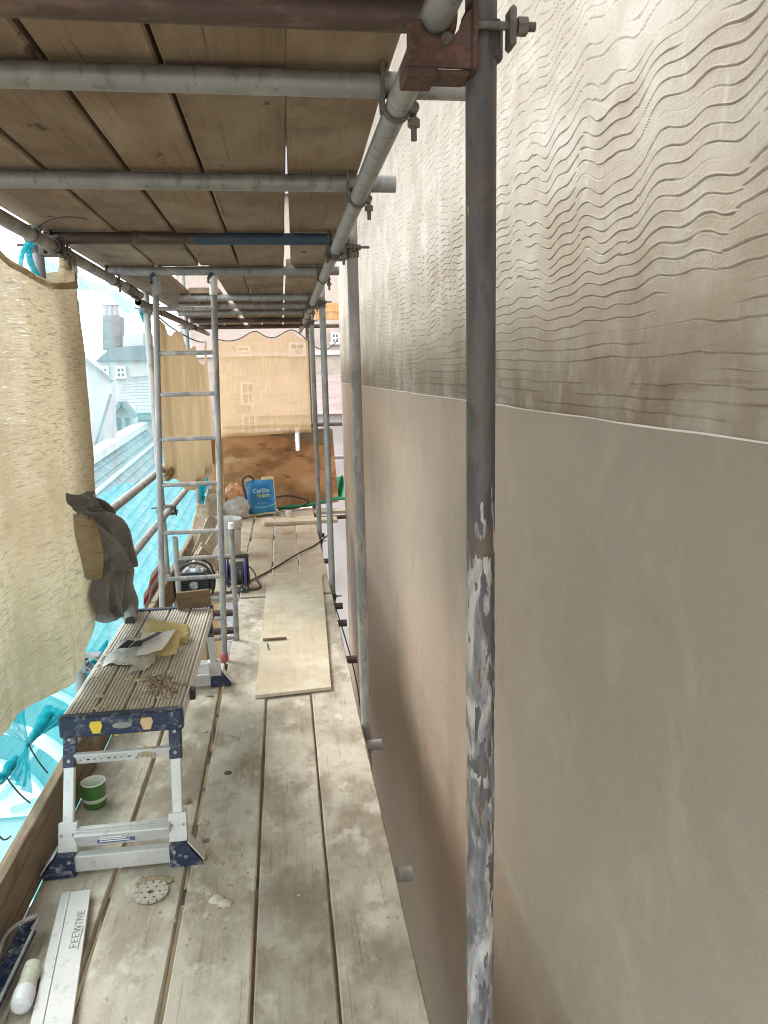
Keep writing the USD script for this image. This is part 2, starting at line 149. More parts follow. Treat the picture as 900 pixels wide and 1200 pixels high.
noisy('sack_blue', (0.015, 0.17, 0.40), [((0.05, 0.27, 0.50), (8, 8, 8), 0.45, 0.66, 0.8, 6), ((0.10, 0.24, 0.36), (30, 30, 30), 0.62, 0.74, 0.6)], rough=0.55, bump=[((22, 22, 22), 0.4, 0.006)])
noisy('sack_cream', (0.70, 0.60, 0.27), [((0.72, 0.68, 0.5), (20, 20, 20), 0.45, 0.65, 0.8)], rough=0.7)
noisy('sack_print', (0.40, 0.66, 0.62), rough=0.6)
noisy('sack_print_green', (0.50, 0.60, 0.20), rough=0.6)
noisy('orange_sack', (0.55, 0.25, 0.10), [((0.68, 0.48, 0.34), (14, 14, 14), 0.5, 0.66, 0.9, 5), ((0.75, 0.7, 0.62), (22, 22, 22), 0.6, 0.7, 0.8)], rough=0.45, bump=[((26, 26, 26), 0.5, 0.01)])
noisy('clear_sack', (0.46, 0.41, 0.36), [((0.62, 0.58, 0.54), (22, 22, 22), 0.5, 0.66, 0.9, 5), ((0.26, 0.24, 0.26), (20, 20, 20), 0.6, 0.7, 0.7)], rough=0.35, bump=[((26, 26, 26), 0.5, 0.01)])
noisy('plaster_lump', (0.56, 0.50, 0.39), [((0.42, 0.36, 0.26), (60, 60, 60), 0.45, 0.65, 0.8)], rough=0.95, vary=0.12, bump=[((200, 200, 200), 0.5, 0.002)])
noisy('mortar_dirt', (0.30, 0.235, 0.15), [((0.42, 0.35, 0.25), (90, 90, 90), 0.45, 0.6, 0.8)], rough=0.98, vary=0.15, bump=[((240, 240, 240), 0.6, 0.002)])
noisy('dark_stone', (0.10, 0.095, 0.075), rough=0.9)
noisy('disc_steel', (0.45, 0.42, 0.35), [((0.54, 0.5, 0.42), (30, 30, 30), 0.45, 0.65, 0.9, 6), ((0.30, 0.26, 0.2), (70, 70, 70), 0.55, 0.7, 0.7)], rough=0.8, metal=0.1, bump=[((120, 120, 120), 0.5, 0.0015)])
noisy('paving', (0.215, 0.175, 0.155), [((0.265, 0.215, 0.19), (0.7, 0.7, 0.7), 0.45, 0.65, 0.8), ((0.16, 0.12, 0.10), (3, 3, 3), 0.55, 0.7, 0.6)], rough=0.95)
noisy('lower_boards', (0.22, 0.135, 0.095), [((0.16, 0.095, 0.065), (4, 4, 4), 0.45, 0.65, 0.8, 6), ((0.34, 0.24, 0.18), (9, 9, 9), 0.58, 0.7, 0.7)], rough=0.9, bump=[((40, 4, 40), 0.4, 0.003)])
noisy('slate', (0.15, 0.145, 0.155), [((0.21, 0.195, 0.20), (3, 3, 3), 0.45, 0.65, 0.9), ((0.10, 0.098, 0.105), (1.2, 9, 9), 0.55, 0.7, 0.6)], rough=0.75, spec=0.3)
noisy('far_slate', (0.10, 0.105, 0.115), [((0.14, 0.14, 0.15), (1, 1, 1), 0.45, 0.65, 0.9)], rough=0.75)
noisy('coping', (0.36, 0.33, 0.31), [((0.26, 0.235, 0.215), (3, 3, 3), 0.5, 0.7, 0.7)], rough=0.9)
noisy('painted_gable', (0.34, 0.31, 0.315), [((0.28, 0.25, 0.25), (0.8, 0.8, 0.5), 0.45, 0.65, 0.8)], rough=0.9)
noisy('white_wall', (0.40, 0.385, 0.375), [((0.32, 0.30, 0.285), (1, 1, 0.7), 0.5, 0.7, 0.7)], rough=0.9)
noisy('outbuilding_wall', (0.26, 0.235, 0.215), [((0.21, 0.185, 0.165), (1, 1, 1), 0.45, 0.65, 0.8)], rough=0.9)
noisy('outbuilding_roof', (0.20, 0.155, 0.14), [((0.15, 0.11, 0.10), (2, 5, 5), 0.45, 0.65, 0.8)], rough=0.9)
noisy('warm_wall', (0.29, 0.24, 0.20), [((0.23, 0.185, 0.15), (1, 1, 1), 0.45, 0.65, 0.8), ((0.35, 0.28, 0.23), (6, 6, 20), 0.5, 0.7, 0.6)], rough=0.9)
noisy('white_paint', (0.78, 0.77, 0.75), rough=0.5); noisy('old_white_paint', (0.44, 0.42, 0.39), rough=0.6)
noisy('stone_chimney', (0.20, 0.17, 0.16), [((0.14, 0.115, 0.11), (3, 3, 6), 0.45, 0.65, 0.8)], rough=0.9)
noisy('window_dark', (0.05, 0.055, 0.06), rough=0.12, spec=0.7)
noisy('leaf', (0.045, 0.085, 0.03), [((0.08, 0.12, 0.04), (2, 2, 2), 0.4, 0.6, 1.0)], rough=0.6, translucent=0.3)
noisy('bark', (0.12, 0.09, 0.065), rough=0.9)
noisy('tape_white', (0.74, 0.72, 0.70), rough=0.5); noisy('tape_red', (0.55, 0.05, 0.06), rough=0.5)
MATS['glass'] = usdkit.material(stage, '/World/Looks/glass', {'f': ('fresnel', {'IOR': 1.5}), 't': ('transparent_bsdf', {'color': (0.86, 0.93, 0.93)}), 'g': ('glossy_bsdf', {'roughness': 0.05}), 'm': ('mix_closure', {})}, [('f.fac', 'm.fac'), ('t.BSDF', 'm.closure1'), ('g.BSDF', 'm.closure2')], surface='m.closure')

# ------------------------------------------------------------------ prim helpers
USED = {}
def numbered(parent, name):
    k = parent+'/'+name; n = USED.get(k, 0); USED[k] = n+1
    return k if n == 0 else f'{k}_{n:03d}'
BASE = {}
def tag(pr, label=None, cat=None, group=None, kind=None):
    for k, v in (('label', label), ('category', cat), ('group', group), ('kind', kind)):
        if v: pr.SetCustomDataByKey(k, v)
    return pr
def thing(name, label, cat, loc=(0, 0, 0), group=None, rz=0.0):
    x = UsdGeom.Xform.Define(stage, numbered('/World', name)); x.AddTranslateOp().Set(Gf.Vec3d(*map(float, loc)))
    if rz: x.AddRotateZOp().Set(float(rz))
    BASE[str(x.GetPath())] = np.array(loc, float)
    return tag(x.GetPrim(), label, cat, group)
def cat(ms): return trimesh.util.concatenate([m for m in ms])
def part(par, name, mesh, mat, smooth=30, local=False, label=None, kind=None):
    """A mesh under a thing (or under a part of it); vertices are given in world space unless local."""
    pp = str(par.GetPath()); path = numbered(pp, name); b = BASE.get(pp, np.zeros(3))
    if isinstance(mesh, list): mesh = cat(mesh)
    mesh = mesh.copy()
    if not local: mesh.vertices = mesh.vertices - b
    BASE[path] = np.zeros(3) if local else b
    return tag(usdkit.mesh(stage, path, mesh, MATS[mat], smooth=smooth).GetPrim(), label, None, None, kind)
def sub(par, name, mesh, mat, smooth=30):
    return part(par, name, mesh, mat, smooth)
def one(name, mesh, mat, label, catg, group=None, kind=None, smooth=30):
    if isinstance(mesh, list): mesh = cat(mesh)
    return tag(usdkit.mesh(stage, numbered('/World', name), mesh, MATS[mat], smooth=smooth).GetPrim(), label, catg, group, kind)
def dup(src, loc, label, rz=0.0, group=None):
    cd = src.GetCustomData()
    r = thing(src.GetName().rstrip('0123456789').rstrip('_') if src.GetName()[-3:].isdigit() else src.GetName(), label, cd['category'], loc, group or cd.get('group'), rz)
    r.GetReferences().AddInternalReference(src.GetPath()); r.SetInstanceable(True)
    return r

# ------------------------------------------------------------------ shape helpers
def box(x0, x1, y0, y1, z0, z1, bev=0.0):
    if bev <= 0:
        b = trimesh.creation.box((x1-x0, y1-y0, z1-z0)); b.apply_translation(((x0+x1)/2, (y0+y1)/2, (z0+z1)/2)); return b
    v = []
    for sx in (0, 1):
        for sy in (0, 1):
            for sz in (0, 1):
                c = np.array([(x0, x1)[sx], (y0, y1)[sy], (z0, z1)[sz]]); d = np.array([1-2*sx, 1-2*sy, 1-2*sz])*bev
                for k in range(3):
                    e = d.copy(); e[k] = 0; v.append(c+e)
    return trimesh.convex.convex_hull(np.array(v))
def frame_of(a, b):
    a, b = np.array(a, float), np.array(b, float); d = b-a; L = np.linalg.norm(d); z = d/L
    x = np.cross(z, [0, 0, 1.0] if abs(z[2]) < 0.9 else [0, 1.0, 0]); x /= np.linalg.norm(x); y = np.cross(z, x)
    M = np.eye(4); M[:3, 0], M[:3, 1], M[:3, 2], M[:3, 3] = x, y, z, a
    return M, L
def rod(a, b, r=0.024, n=16):
    M, L = frame_of(a, b); c = trimesh.creation.cylinder(r, L, sections=n); c.apply_translation((0, 0, L/2)); c.apply_transform(M); return c
def pipe(a, b, r=0.02415, t=0.004, n=24):
    M, L = frame_of(a, b); c = trimesh.creation.annulus(r-t, r, L, sections=n); c.apply_translation((0, 0, L/2)); c.apply_transform(M); return c
def bar(a, b, w, h, up=(0, 0, 1), bev=0.002):
    """A rectangular bar from a to b; w is its width across, h its height along up."""
    a, b = np.array(a, float), np.array(b, float); d = b-a; L = np.linalg.norm(d); d /= L
    s = np.cross(d, up); s /= np.linalg.norm(s); u = np.cross(s, d)
    c = box(-w/2, w/2, 0, L, -h/2, h/2, bev); M = np.eye(4); M[:3, 0], M[:3, 1], M[:3, 2], M[:3, 3] = s, d, u, a
    c.apply_transform(M); return c
def tube_path(pts, r, n=7, samples=None):
    p = np.array(pts, float)
    if samples:
        from scipy.interpolate import CubicSpline
        s = np.r_[0, np.cumsum(np.linalg.norm(np.diff(p, axis=0), axis=1))]; p = CubicSpline(s, p)(np.linspace(0, s[-1], samples))
    t = np.gradient(p, axis=0); t /= np.linalg.norm(t, axis=1, keepdims=True)
    a = np.cross(t, [0.13, 0.21, 0.97]); a /= np.linalg.norm(a, axis=1, keepdims=True)+1e-9; b = np.cross(t, a)
    rr = np.broadcast_to(r, (len(p),))
    ang = np.arange(n)*2*np.pi/n
    v = p[:, None]+rr[:, None, None]*(np.cos(ang)[None, :, None]*a[:, None]+np.sin(ang)[None, :, None]*b[:, None])
    v = v.reshape(-1, 3); f = []
    for i in range(len(p)-1):
        for j in range(n):
            A, B, C, D = i*n+j, i*n+(j+1) % n, (i+1)*n+(j+1) % n, (i+1)*n+j; f += [(A, B, C), (A, C, D)]
    for base, sgn in ((0, -1), ((len(p)-1)*n, 1)):
        for j in range(1, n-1): f.append((base, base+j, base+j+1)[::sgn])
    return trimesh.Trimesh(v, f, process=False)
def grid(P, thick=0.0):
    """A surface through a (nu, nv, 3) array of points, optionally a closed sheet of some thickness."""
    nu, nv = P.shape[:2]; i, j = np.meshgrid(np.arange(nu-1), np.arange(nv-1), indexing='ij')
    q = np.stack([i*nv+j, (i+1)*nv+j, (i+1)*nv+j+1, i*nv+j+1], -1).reshape(-1, 4)
    f = np.vstack([q[:, [0, 1, 2]], q[:, [0, 2, 3]]]); v = P.reshape(-1, 3)
    m = trimesh.Trimesh(v, f, process=False)
    if thick <= 0: return m
    n = m.vertex_normals; N = len(v)
    e = np.r_[np.arange(nv), np.arange(1, nu)*nv+nv-1, (nu-1)*nv+np.arange(nv-2, -1, -1), np.arange(nu-2, 0, -1)*nv]
    k = np.roll(e, -1); side = np.vstack([np.c_[e, k, k+N], np.c_[e, k+N, e+N]])
    return trimesh.Trimesh(np.vstack([v+n*thick/2, v-n*thick/2]), np.vstack([f, f[:, ::-1]+N, side]), process=False)
def interp(pts, n):
    p = np.array(pts, float); s = np.r_[0, np.cumsum(np.linalg.norm(np.diff(p, axis=0), axis=1))]; u = np.linspace(0, s[-1], n)
    return np.stack([np.interp(u, s, p[:, k]) for k in range(p.shape[1])], -1)
def spline(pts, n):
    from scipy.interpolate import PchipInterpolator
    p = np.array(pts, float); s = np.r_[0, np.cumsum(np.linalg.norm(np.diff(p, axis=0), axis=1))]; u = np.linspace(0, s[-1], n)
    return PchipInterpolator(s, p)(u)
def ruled(A, B, nu, nv, disp=None, thick=0.0):
    a, b = spline(A, nv), spline(B, nv); u = np.linspace(0, 1, nu)
    P = a[None]*(1-u[:, None, None])+b[None]*u[:, None, None]
    if disp is not None: P = P+disp(*np.meshgrid(u, np.linspace(0, 1, nv), indexing='ij'), P)
    return grid(P, thick)
def lathe(profile, n=32, loc=(0, 0, 0)):
    m = trimesh.creation.revolve(np.array(profile, float), sections=n); m.apply_translation(loc); return m
def sweep_poly(poly, y0, y1):
    """A polygon of the xz plane extruded along y."""
    m = trimesh.creation.extrude_polygon(poly, y1-y0, engine='earcut')
    v = m.vertices.copy(); m.vertices = np.c_[v[:, 0], y1-v[:, 2], v[:, 1]]; return m
def prism_x(pts_yz, x0, x1):
    m = trimesh.creation.extrude_polygon(Polygon(pts_yz), x1-x0, engine='earcut'); v = m.vertices.copy(); m.vertices = np.c_[x0+v[:, 2], v[:, 0], v[:, 1]]; m.fix_normals(); return m
def rot(m, deg, axis, pt=(0, 0, 0)):
    m = m.copy(); m.apply_transform(trimesh.transformations.rotation_matrix(math.radians(deg), axis, pt)); return m
def lump(c, r, seed, sq=(1, 1, 0.6), sub_=2):
    s = trimesh.creation.icosphere(sub_, 1.0); v = s.vertices; d = 0.65+0.7*fbm(v*1.6+seed*7.3, 3, seed)
    s.vertices = v*d[:, None]*np.array(sq)*r+np.array(c); return s
def plank(xc, w, t, ztop, y0, y1, seed, skew=0.0, n=None, warp=0.002):
    """A scaffold board along y: rounded arrises, edges slightly worn and wavy, with a little cup and twist."""
    n = n or max(6, int((y1-y0)/0.12)); c = 0.005
    prof = np.array([(-w/2+c, 0), (-w/4, 0), (w/4, 0), (w/2-c, 0), (w/2, -c), (w/2, -t+c), (w/2-c, -t), (-w/2+c, -t), (-w/2, -t+c), (-w/2, -c)])
    ys = np.linspace(y0, y1, n); K = len(prof); P = np.zeros((n, K, 3))
    for i, y in enumerate(ys):
        e1 = (noise(np.array([y*2.3, seed*3.7, 0.5]), 3)-0.5)*2*warp*1.5; e2 = (noise(np.array([y*2.1, seed*5.1, 7.5]), 4)-0.5)*2*warp*1.5; h = (noise(np.array([y*0.9, seed*2.9, 1.5]), 5)-0.5)*2*warp
        j = (noise(np.c_[np.full(K, y*9), np.arange(K)*1.7, np.full(K, seed)], 6)-0.5)*0.003
        P[i, :, 0] = xc+skew*(y-(y0+y1)/2)+prof[:, 0]+np.where(prof[:, 0] > 0, e1, e2)+j; P[i, :, 1] = y+(noise(np.c_[np.arange(K)*0.9, np.full(K, seed), np.full(K, i)], 8)-0.5)*0.006*(i in (0, n-1)); P[i, :, 2] = ztop+prof[:, 1]+h
    v = P.reshape(-1, 3); f = []
    for i in range(n-1):
        for k in range(K):
            a, b, c_, d = i*K+k, i*K+(k+1) % K, (i+1)*K+(k+1) % K, (i+1)*K+k; f += [(a, c_, b), (a, d, c_)]
    for k in range(1, K-1): f += [(0, k, k+1), ((n-1)*K, (n-1)*K+k+1, (n-1)*K+k)]
    return trimesh.Trimesh(v, f, process=False)

# ================================================================== THE LARGE STRUCTURE
WX, WEND, SEAM = 0.70, 9.1, 1.547
tag(usdkit.mesh(stage, '/World/ground', box(-120, 120, -60, 160, -7.3, -7.0), MATS['paving']).GetPrim(), kind='structure')
# ---- the rendered wall
wall = thing('rendered_wall', 'tall plastered house wall with wavy combed coat above a smooth taupe coat', 'wall', (WX, 4, -7))
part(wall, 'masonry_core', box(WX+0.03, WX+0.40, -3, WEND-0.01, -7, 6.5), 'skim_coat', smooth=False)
def skim():
    ys = np.r_[np.linspace(-3, 0.6, 10), np.linspace(0.7, 3.5, 240), np.linspace(3.52, WEND, 130)]; zs = np.r_[np.linspace(-7, -1.2, 10), np.linspace(-1.1, SEAM+0.004, 230)]
    Y, Zz = np.meshgrid(ys, zs, indexing='ij'); q = np.stack([Y*1.1, Zz*0.9, 0*Y], -1)
    X = WX+(fbm(q, 4, 11)-0.5)*0.010+(fbm(np.stack([Y*5, Zz*2.5, 0*Y], -1), 3, 12)-0.5)*0.0032+0.0009*np.abs(np.sin(9*fbm(np.stack([Y*1.6, Zz*1.3, 0*Y+5], -1), 3, 13)*3.1))**8
    m = grid(np.stack([X, Y, Zz], -1)); return m
def combed():
    ys = np.r_[np.linspace(-3, 0.85, 24)[:-1], np.arange(0.85, 2.2, 0.0045), np.arange(2.2, 3.6, 0.0095), np.arange(3.6, WEND, 0.02)]; ys[-1] = WEND
    zs = np.r_[np.arange(SEAM, 2.24, 0.0013), np.arange(2.24, 3.05, 0.0028), np.linspace(3.06, 6.5, 24)]
    Y, Zz = np.meshgrid(ys, zs, indexing='ij'); h = Zz-SEAM
    o = 0*Y
    amp = 0.0125*np.clip((h-0.16)/0.22, 0, 1)
    lam = 0.19+0.05*noise(np.stack([Y*0.7, Zz*0.9, o], -1), 21)
    wob = amp*(np.sin(2*np.pi*Y/0.165+5.0*fbm(np.stack([Y*1.1, Zz*1.8, o], -1), 3, 22))*0.55+np.sin(2*np.pi*Y/0.41+1.3+4*fbm(np.stack([Y*0.6, Zz*1.3, o+4], -1), 2, 23))*0.95)
    wob += (fbm(np.stack([Y*2.2, Zz*3.0, o+9], -1), 3, 24)-0.5)*0.10*np.clip(h/0.35, 0.05, 1)
    sweep = np.floor(2.6*fbm(np.stack([Y*1.25, Zz*1.2, o+2], -1), 2, 25)+h*0.9+Y*0.08)      # each sweep of the comb starts anew
    wob += (noise(np.stack([sweep*7.7, o, o], -1), 26)-0.5)*0.04*np.clip((h-0.15)/0.2, 0, 1)
    s = 0.0265
    wob += 0.0065*(fbm(np.stack([Y*19, Zz*24, o+6], -1), 3, 33)-0.5)
    ph = (Zz+wob)/s; steep = np.abs(np.gradient(ph, axis=0)); calm = np.clip((0.17-steep)/0.06, 0, 1); fr = ph-np.floor(ph); row = np.floor(ph)
    live = noise(np.stack([Y*3.2, row*3.31, o], -1), 27); live = np.clip((live-0.22)/0.12, 0, 1)
    low = np.clip((h-0.20)/0.16, 0, 1); deep = (0.66+0.34*low)*live*calm
    wdt = 0.036+0.032*noise(np.stack([Y*9, row*2.3, o], -1), 28)
    groove = np.exp(-((fr-0.42)/wdt)**2); burr = np.exp(-((fr-0.42-1.8*wdt)/(0.8*wdt))**2)+0.5*np.exp(-((fr-0.42+1.8*wdt)/(0.8*wdt))**2)
    rough = (fbm(np.stack([Y*60, Zz*60, o], -1), 2, 29)-0.5)
    d = 0.0040*groove*deep*(0.55+0.9*noise(np.stack([Y*22, row*3.1, o], -1), 34))-0.0017*burr*deep*(-0.1+1.5*noise(np.stack([Y*40, row, o], -1), 30))+0.0016*rough*(0.35+1.3*deep*np.maximum(groove, burr))
    X = WX-0.004+d+(fbm(np.stack([Y*1.4, Zz*1.6, o], -1), 3, 31)-0.5)*0.012
    fade = np.clip((Zz-SEAM)/0.01, 0, 1); X = WX-0.003+(X-(WX-0.003))*fade
    return grid(np.stack([X, Y, Zz], -1))
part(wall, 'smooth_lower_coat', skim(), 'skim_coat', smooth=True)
part(wall, 'combed_upper_coat', combed(), 'render_coat', smooth=True)
def bead():
    ys = np.linspace(-3, WEND, 240); pts = [(WX-0.005, y, SEAM+0.004*(noise(np.array([y*6, 0, 0.]), 40)-0.5)) for y in ys]
    return tube_path(pts, 0.0016+0.0022*noise(np.c_[ys*5, ys*0, ys*0+3], 41), 6)
part(wall, 'plaster_bead', bead(), 'white_bead')
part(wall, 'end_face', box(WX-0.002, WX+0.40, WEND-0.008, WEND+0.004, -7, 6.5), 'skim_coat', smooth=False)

# ---- scaffold boards of the walked-on deck
DECK = [(0.304, 0.079), (0.072, -0.153), (-0.164, -0.389), (-0.405, -0.630), (-0.652, -0.886)]
near_labels = ['dusty scaffold board at the wall edge of the near deck', 'dusty scaffold board second from the wall on the near deck', 'dirt strewn scaffold board in the middle of the near deck',
               'scaffold board under the front feet of the aluminium work platform', 'scaffold board against the upright toe board beneath the mug']
far_labels = ['pale scaffold board at the wall edge beyond the plywood sheet', 'pale scaffold board second from the wall beyond the plywood sheet', 'pale stained scaffold board leading to the blue sack',
              'pale scaffold board carrying the cable reel', 'pale scaffold board carrying the radio and white bucket']
for i, (a, b) in enumerate(DECK):
    end = 5.60 if i < 3 else 4.36
    one('scaffold_board', plank((a+b)/2, a-b, 0.038, (0.0, -0.003, 0.001, -0.002, -0.004)[i], -1.4, end, i+1, skew=(0.0, 0.0, 0.0, -0.002, 0.003)[i]), 'deck_wood', near_labels[i], 'scaffold board', 'boards of the working deck')
for i, (a, b) in enumerate(DECK):
    one('scaffold_board', plank((a+b)/2, a-b, 0.038, (0.002, -0.001, 0.0, 0.003, -0.002)[i], 5.615, 9.55, i+11), 'far_wood', far_labels[i], 'scaffold board', 'boards of the working deck')
for i, (a, b) in enumerate(DECK[:3]):
    one('end_iron', [box(b+0.004, a-0.004, 5.565, 5.590, 0.0022, 0.0042, 0.0006)], 'dark_steel', 'thin metal end band on the board ' + ('at the wall edge', 'second from the wall', 'third from the wall')[i] + ' where the deck joins midway', 'end band', 'end bands on the deck boards')
one('scaffold_board', bar((0.31, 9.20, -0.02), (1.6, 9.20, -0.02), 0.225, 0.038, bev=0.004), 'far_wood', 'short pale scaffold board running past the far end of the wall', 'scaffold board')
one('scaffold_board', bar((-0.27, 8.42, 0.022), (0.55, 8.42, 0.022), 0.20, 0.038, bev=0.004), 'far_wood', 'scaffold board laid crosswise in front of the blue sack', 'scaffold board')
tb = rot(plank(0, 0.225, 0.038, 0.019, -1.2, 4.9, 31), 90, (0, 1, 0)); tb.apply_translation((-0.9065, 0, 0.0965))
one('toe_board', tb, 'edge_wood', 'scaffold board stood on edge along the open side of the near deck', 'toe board', 'toe boards')
tb = rot(plank(0, 0.225, 0.038, 0.019, 4.93, 9.3, 32), 90, (0, 1, 0)); tb.apply_translation((-0.9065, 0, 0.0965))
one('toe_board', tb, 'edge_wood', 'scaffold board stood on edge beside the radio and white bucket', 'toe board', 'toe boards')
# boards of the deck below, seen through the ladder hatch and past the wall edge
for i, x in enumerate((0.191, -0.039, -0.269, -0.499, -0.729)):
    one('scaffold_board', plank(x, 0.225, 0.038, -2.05, -1.5, 9.5, 41+i), 'lower_boards', ('reddish board of the deck below at its wall edge', 'reddish board of the deck below, second from its wall edge', 'reddish board in the middle of the deck below', 'reddish board of the deck below, straight down the ladder hatch', 'reddish board of the deck below, on its open side under the hatch')[i], 'scaffold board', 'boards of the lower deck under the hatch')
# ---- boards overhead
CEIL = [(0.262, 0.052), (0.038, -0.196), (-0.206, -0.408), (-0.418, -0.634), (-0.648, -0.935)]
cl = ['at the wall edge', 'beside the bright slit', 'third from the wall', 'fourth from the wall', 'on the open side']
for s, (y0, y1) in enumerate(((-1.2, 1.30), (1.325, 4.34), (4.36, 9.35))):
    for i, (a, b) in enumerate(CEIL):
        ya, a2, b2 = y0, a, b
        if s == 2 and i == 3: ya = 5.72
        if s == 2 and i == 2: a2, b2 = a, b+0.04
        if s == 0: a2, b2 = a+0.01*(i % 2), b+0.006
        where = ('over the nearest crossing tube', 'between the nearer crossing tubes', 'beyond the ladder opening')[s]
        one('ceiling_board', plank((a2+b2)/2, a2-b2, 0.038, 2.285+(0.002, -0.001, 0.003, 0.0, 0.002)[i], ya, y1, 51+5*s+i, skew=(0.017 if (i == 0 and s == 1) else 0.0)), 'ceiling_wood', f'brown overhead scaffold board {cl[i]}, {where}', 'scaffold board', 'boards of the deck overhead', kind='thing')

# unseen blockers added to shape the light, above and below the deck
struct = lambda n, m, mt: tag(usdkit.mesh(stage, '/World/'+n, m, MATS[mt]).GetPrim(), kind='structure')
struct('ceiling_cover_sheet', box(-0.93, 0.02, -1.2, 4.30, 2.292, 2.298), 'plywood')  # added sheet, keeps sky light out of the gaps between overhead boards
struct('ceiling_inside_board', box(0.31, 0.66, -1.5, 0.95, 2.25, 2.288), 'ceiling_wood')  # added board, shades the upper wall close to the camera
struct('lower_lift_sheeting', box(-0.945, -0.935, -1.5, 9.6, -4.2, -0.16), 'hessian_screen')  # added screen, dims and warms the light under the deck
struct('ceiling_of_next_lift', box(-0.93, 0.26, -1.5, 9.4, 4.25, 4.288), 'ceiling_wood')  # added slab, cuts the sky light falling on the upper wall
# ---- standards (upright tubes)
SX, SY = 0.325, (1.229, 3.375, 5.86, 7.91)
def standard(x, y, mat, label, z0=-7.0, z1=4.2, x2=None, y2=None):
    return one('scaffold_standard', pipe((x, y, z0), (x if x2 is None else x2, y if y2 is None else y2, z1)), mat, label, 'scaffold pole', 'upright scaffold poles')
st = thing('scaffold_standard', 'nearest upright pole, dark and smeared with white plaster', 'scaffold pole', (SX, SY[0], -7), 'upright scaffold poles')
part(st, 'tube', pipe((SX, SY[0], -7.0), (SX, SY[0], 4.2), n=40), 'rusty_pole')
def plaster_coat():
    """Dried plaster on the tube: a rough skin that shows only where it stands proud of the steel."""
    na, nz = 72, 620; ang = np.linspace(0, 2*np.pi, na); zz = np.linspace(-0.4, 1.56, nz); A, Z = np.meshgrid(ang, zz, indexing='ij')
    q = np.stack([np.cos(A)*1.1, np.sin(A)*1.1, Z*4.2], -1); big = fbm(q+5, 5, 61); q2 = np.stack([np.cos(A)*3.6+Z*2, np.sin(A)*3.6, Z*30], -1); small = fbm(q2+2, 4, 62)
    stroke = fbm(np.stack([np.cos(A)*7+Z*20, np.sin(A)*7-Z*12, Z*30], -1), 3, 63)
    side = 0.5-0.5*np.cos(A-math.radians(20)); lower = np.clip((1.55-Z)/0.6, 0, 1)
    f = 0.48*big+0.34*small+0.18*stroke-0.555+0.05*lower*side+0.05*np.clip((np.cos(A-math.radians(188))-0.6)*3, 0, 1)
    f = f+0.015+0.075*lower-0.35*np.clip((Z-1.44)/0.11, 0, 1)
    r = 0.0241+np.clip(f*0.016, -0.0012, 0.0016)+0.0007*(stroke-0.5)*(f > 0)
    return grid(np.stack([SX+r*np.cos(A), SY[0]+r*np.sin(A), Z], -1))
part(st, 'plaster_coat', plaster_coat(), 'pole_plaster', smooth=True)
standard(SX, SY[1], 'dusty_galvanised', 'second upright pole from the near end beside the wall')
standard(SX, SY[2], 'galvanised', 'third upright pole beside the wall, past the plywood sheet')
standard(SX, SY[3], 'galvanised', 'fourth and thinnest upright pole beside the wall')
standard(-0.925, 3.23, 'galvanised', 'upright pole on the open side behind the hanging hessian', z1=2.32)
standard(-0.925, 5.66, 'galvanised', 'upright pole on the open side just behind the ladder', z1=2.32)
standard(-0.925, 7.92, 'galvanised', 'upright pole on the open side behind the white bucket')
standard(0.335, 9.50, 'brown_tube', 'brown upright pole behind the far hessian screen')

# ---- ledgers, rails and crossing tubes
def tube(name, a, b, mat, label, group): return one(name, pipe(a, b), mat, label, 'scaffold tube', group)
LX, LZ = 0.250, 2.174
tube('scaffold_ledger', (LX, -1.5, LZ), (LX, 9.6, LZ), 'galvanised', 'long overhead tube running along the wall side under the crossing tubes', 'long scaffold tubes')
tube('scaffold_ledger', (-0.865, -1.5, LZ), (-0.865, 5.1, LZ), 'dusty_galvanised', 'long overhead tube on the open side above the hanging hessian', 'long scaffold tubes')
tube('scaffold_ledger', (-0.862, 5.0, LZ-0.05), (-0.862, 9.6, LZ-0.01), 'dark_steel', 'dark overhead tube on the open side past the ladder', 'long scaffold tubes')
tube('scaffold_ledger', (LX, -1.5, -0.112), (LX, 9.6, -0.112), 'galvanised', 'long tube beneath the deck on the wall side', 'long scaffold tubes')
tube('scaffold_ledger', (-0.865, -1.5, -0.112), (-0.865, 9.6, -0.112), 'galvanised', 'long tube beneath the deck on the open side', 'long scaffold tubes')
tube('guard_rail', (-0.870, 3.17, 1.02), (-0.870, 5.78, 1.02), 'dusty_galvanised', 'upper guard rail with the grey coat hung over it', 'guard rails')
tube('guard_rail', (-0.872, 3.17, 0.692), (-0.872, 9.4, 0.692), 'dusty_galvanised', 'lower guard rail passing behind the ladder', 'guard rails')
tube('guard_rail', (-0.75, 9.45, 1.035), (1.5, 9.45, 1.035), 'brown_tube', 'brown guard rail across the far end above the hardboard', 'guard rails')
tube('guard_rail', (0.0, 9.62, 0.60), (1.5, 9.62, 0.60), 'galvanised', 'short lower rail past the far end of the wall', 'guard rails')
TZ = 2.222
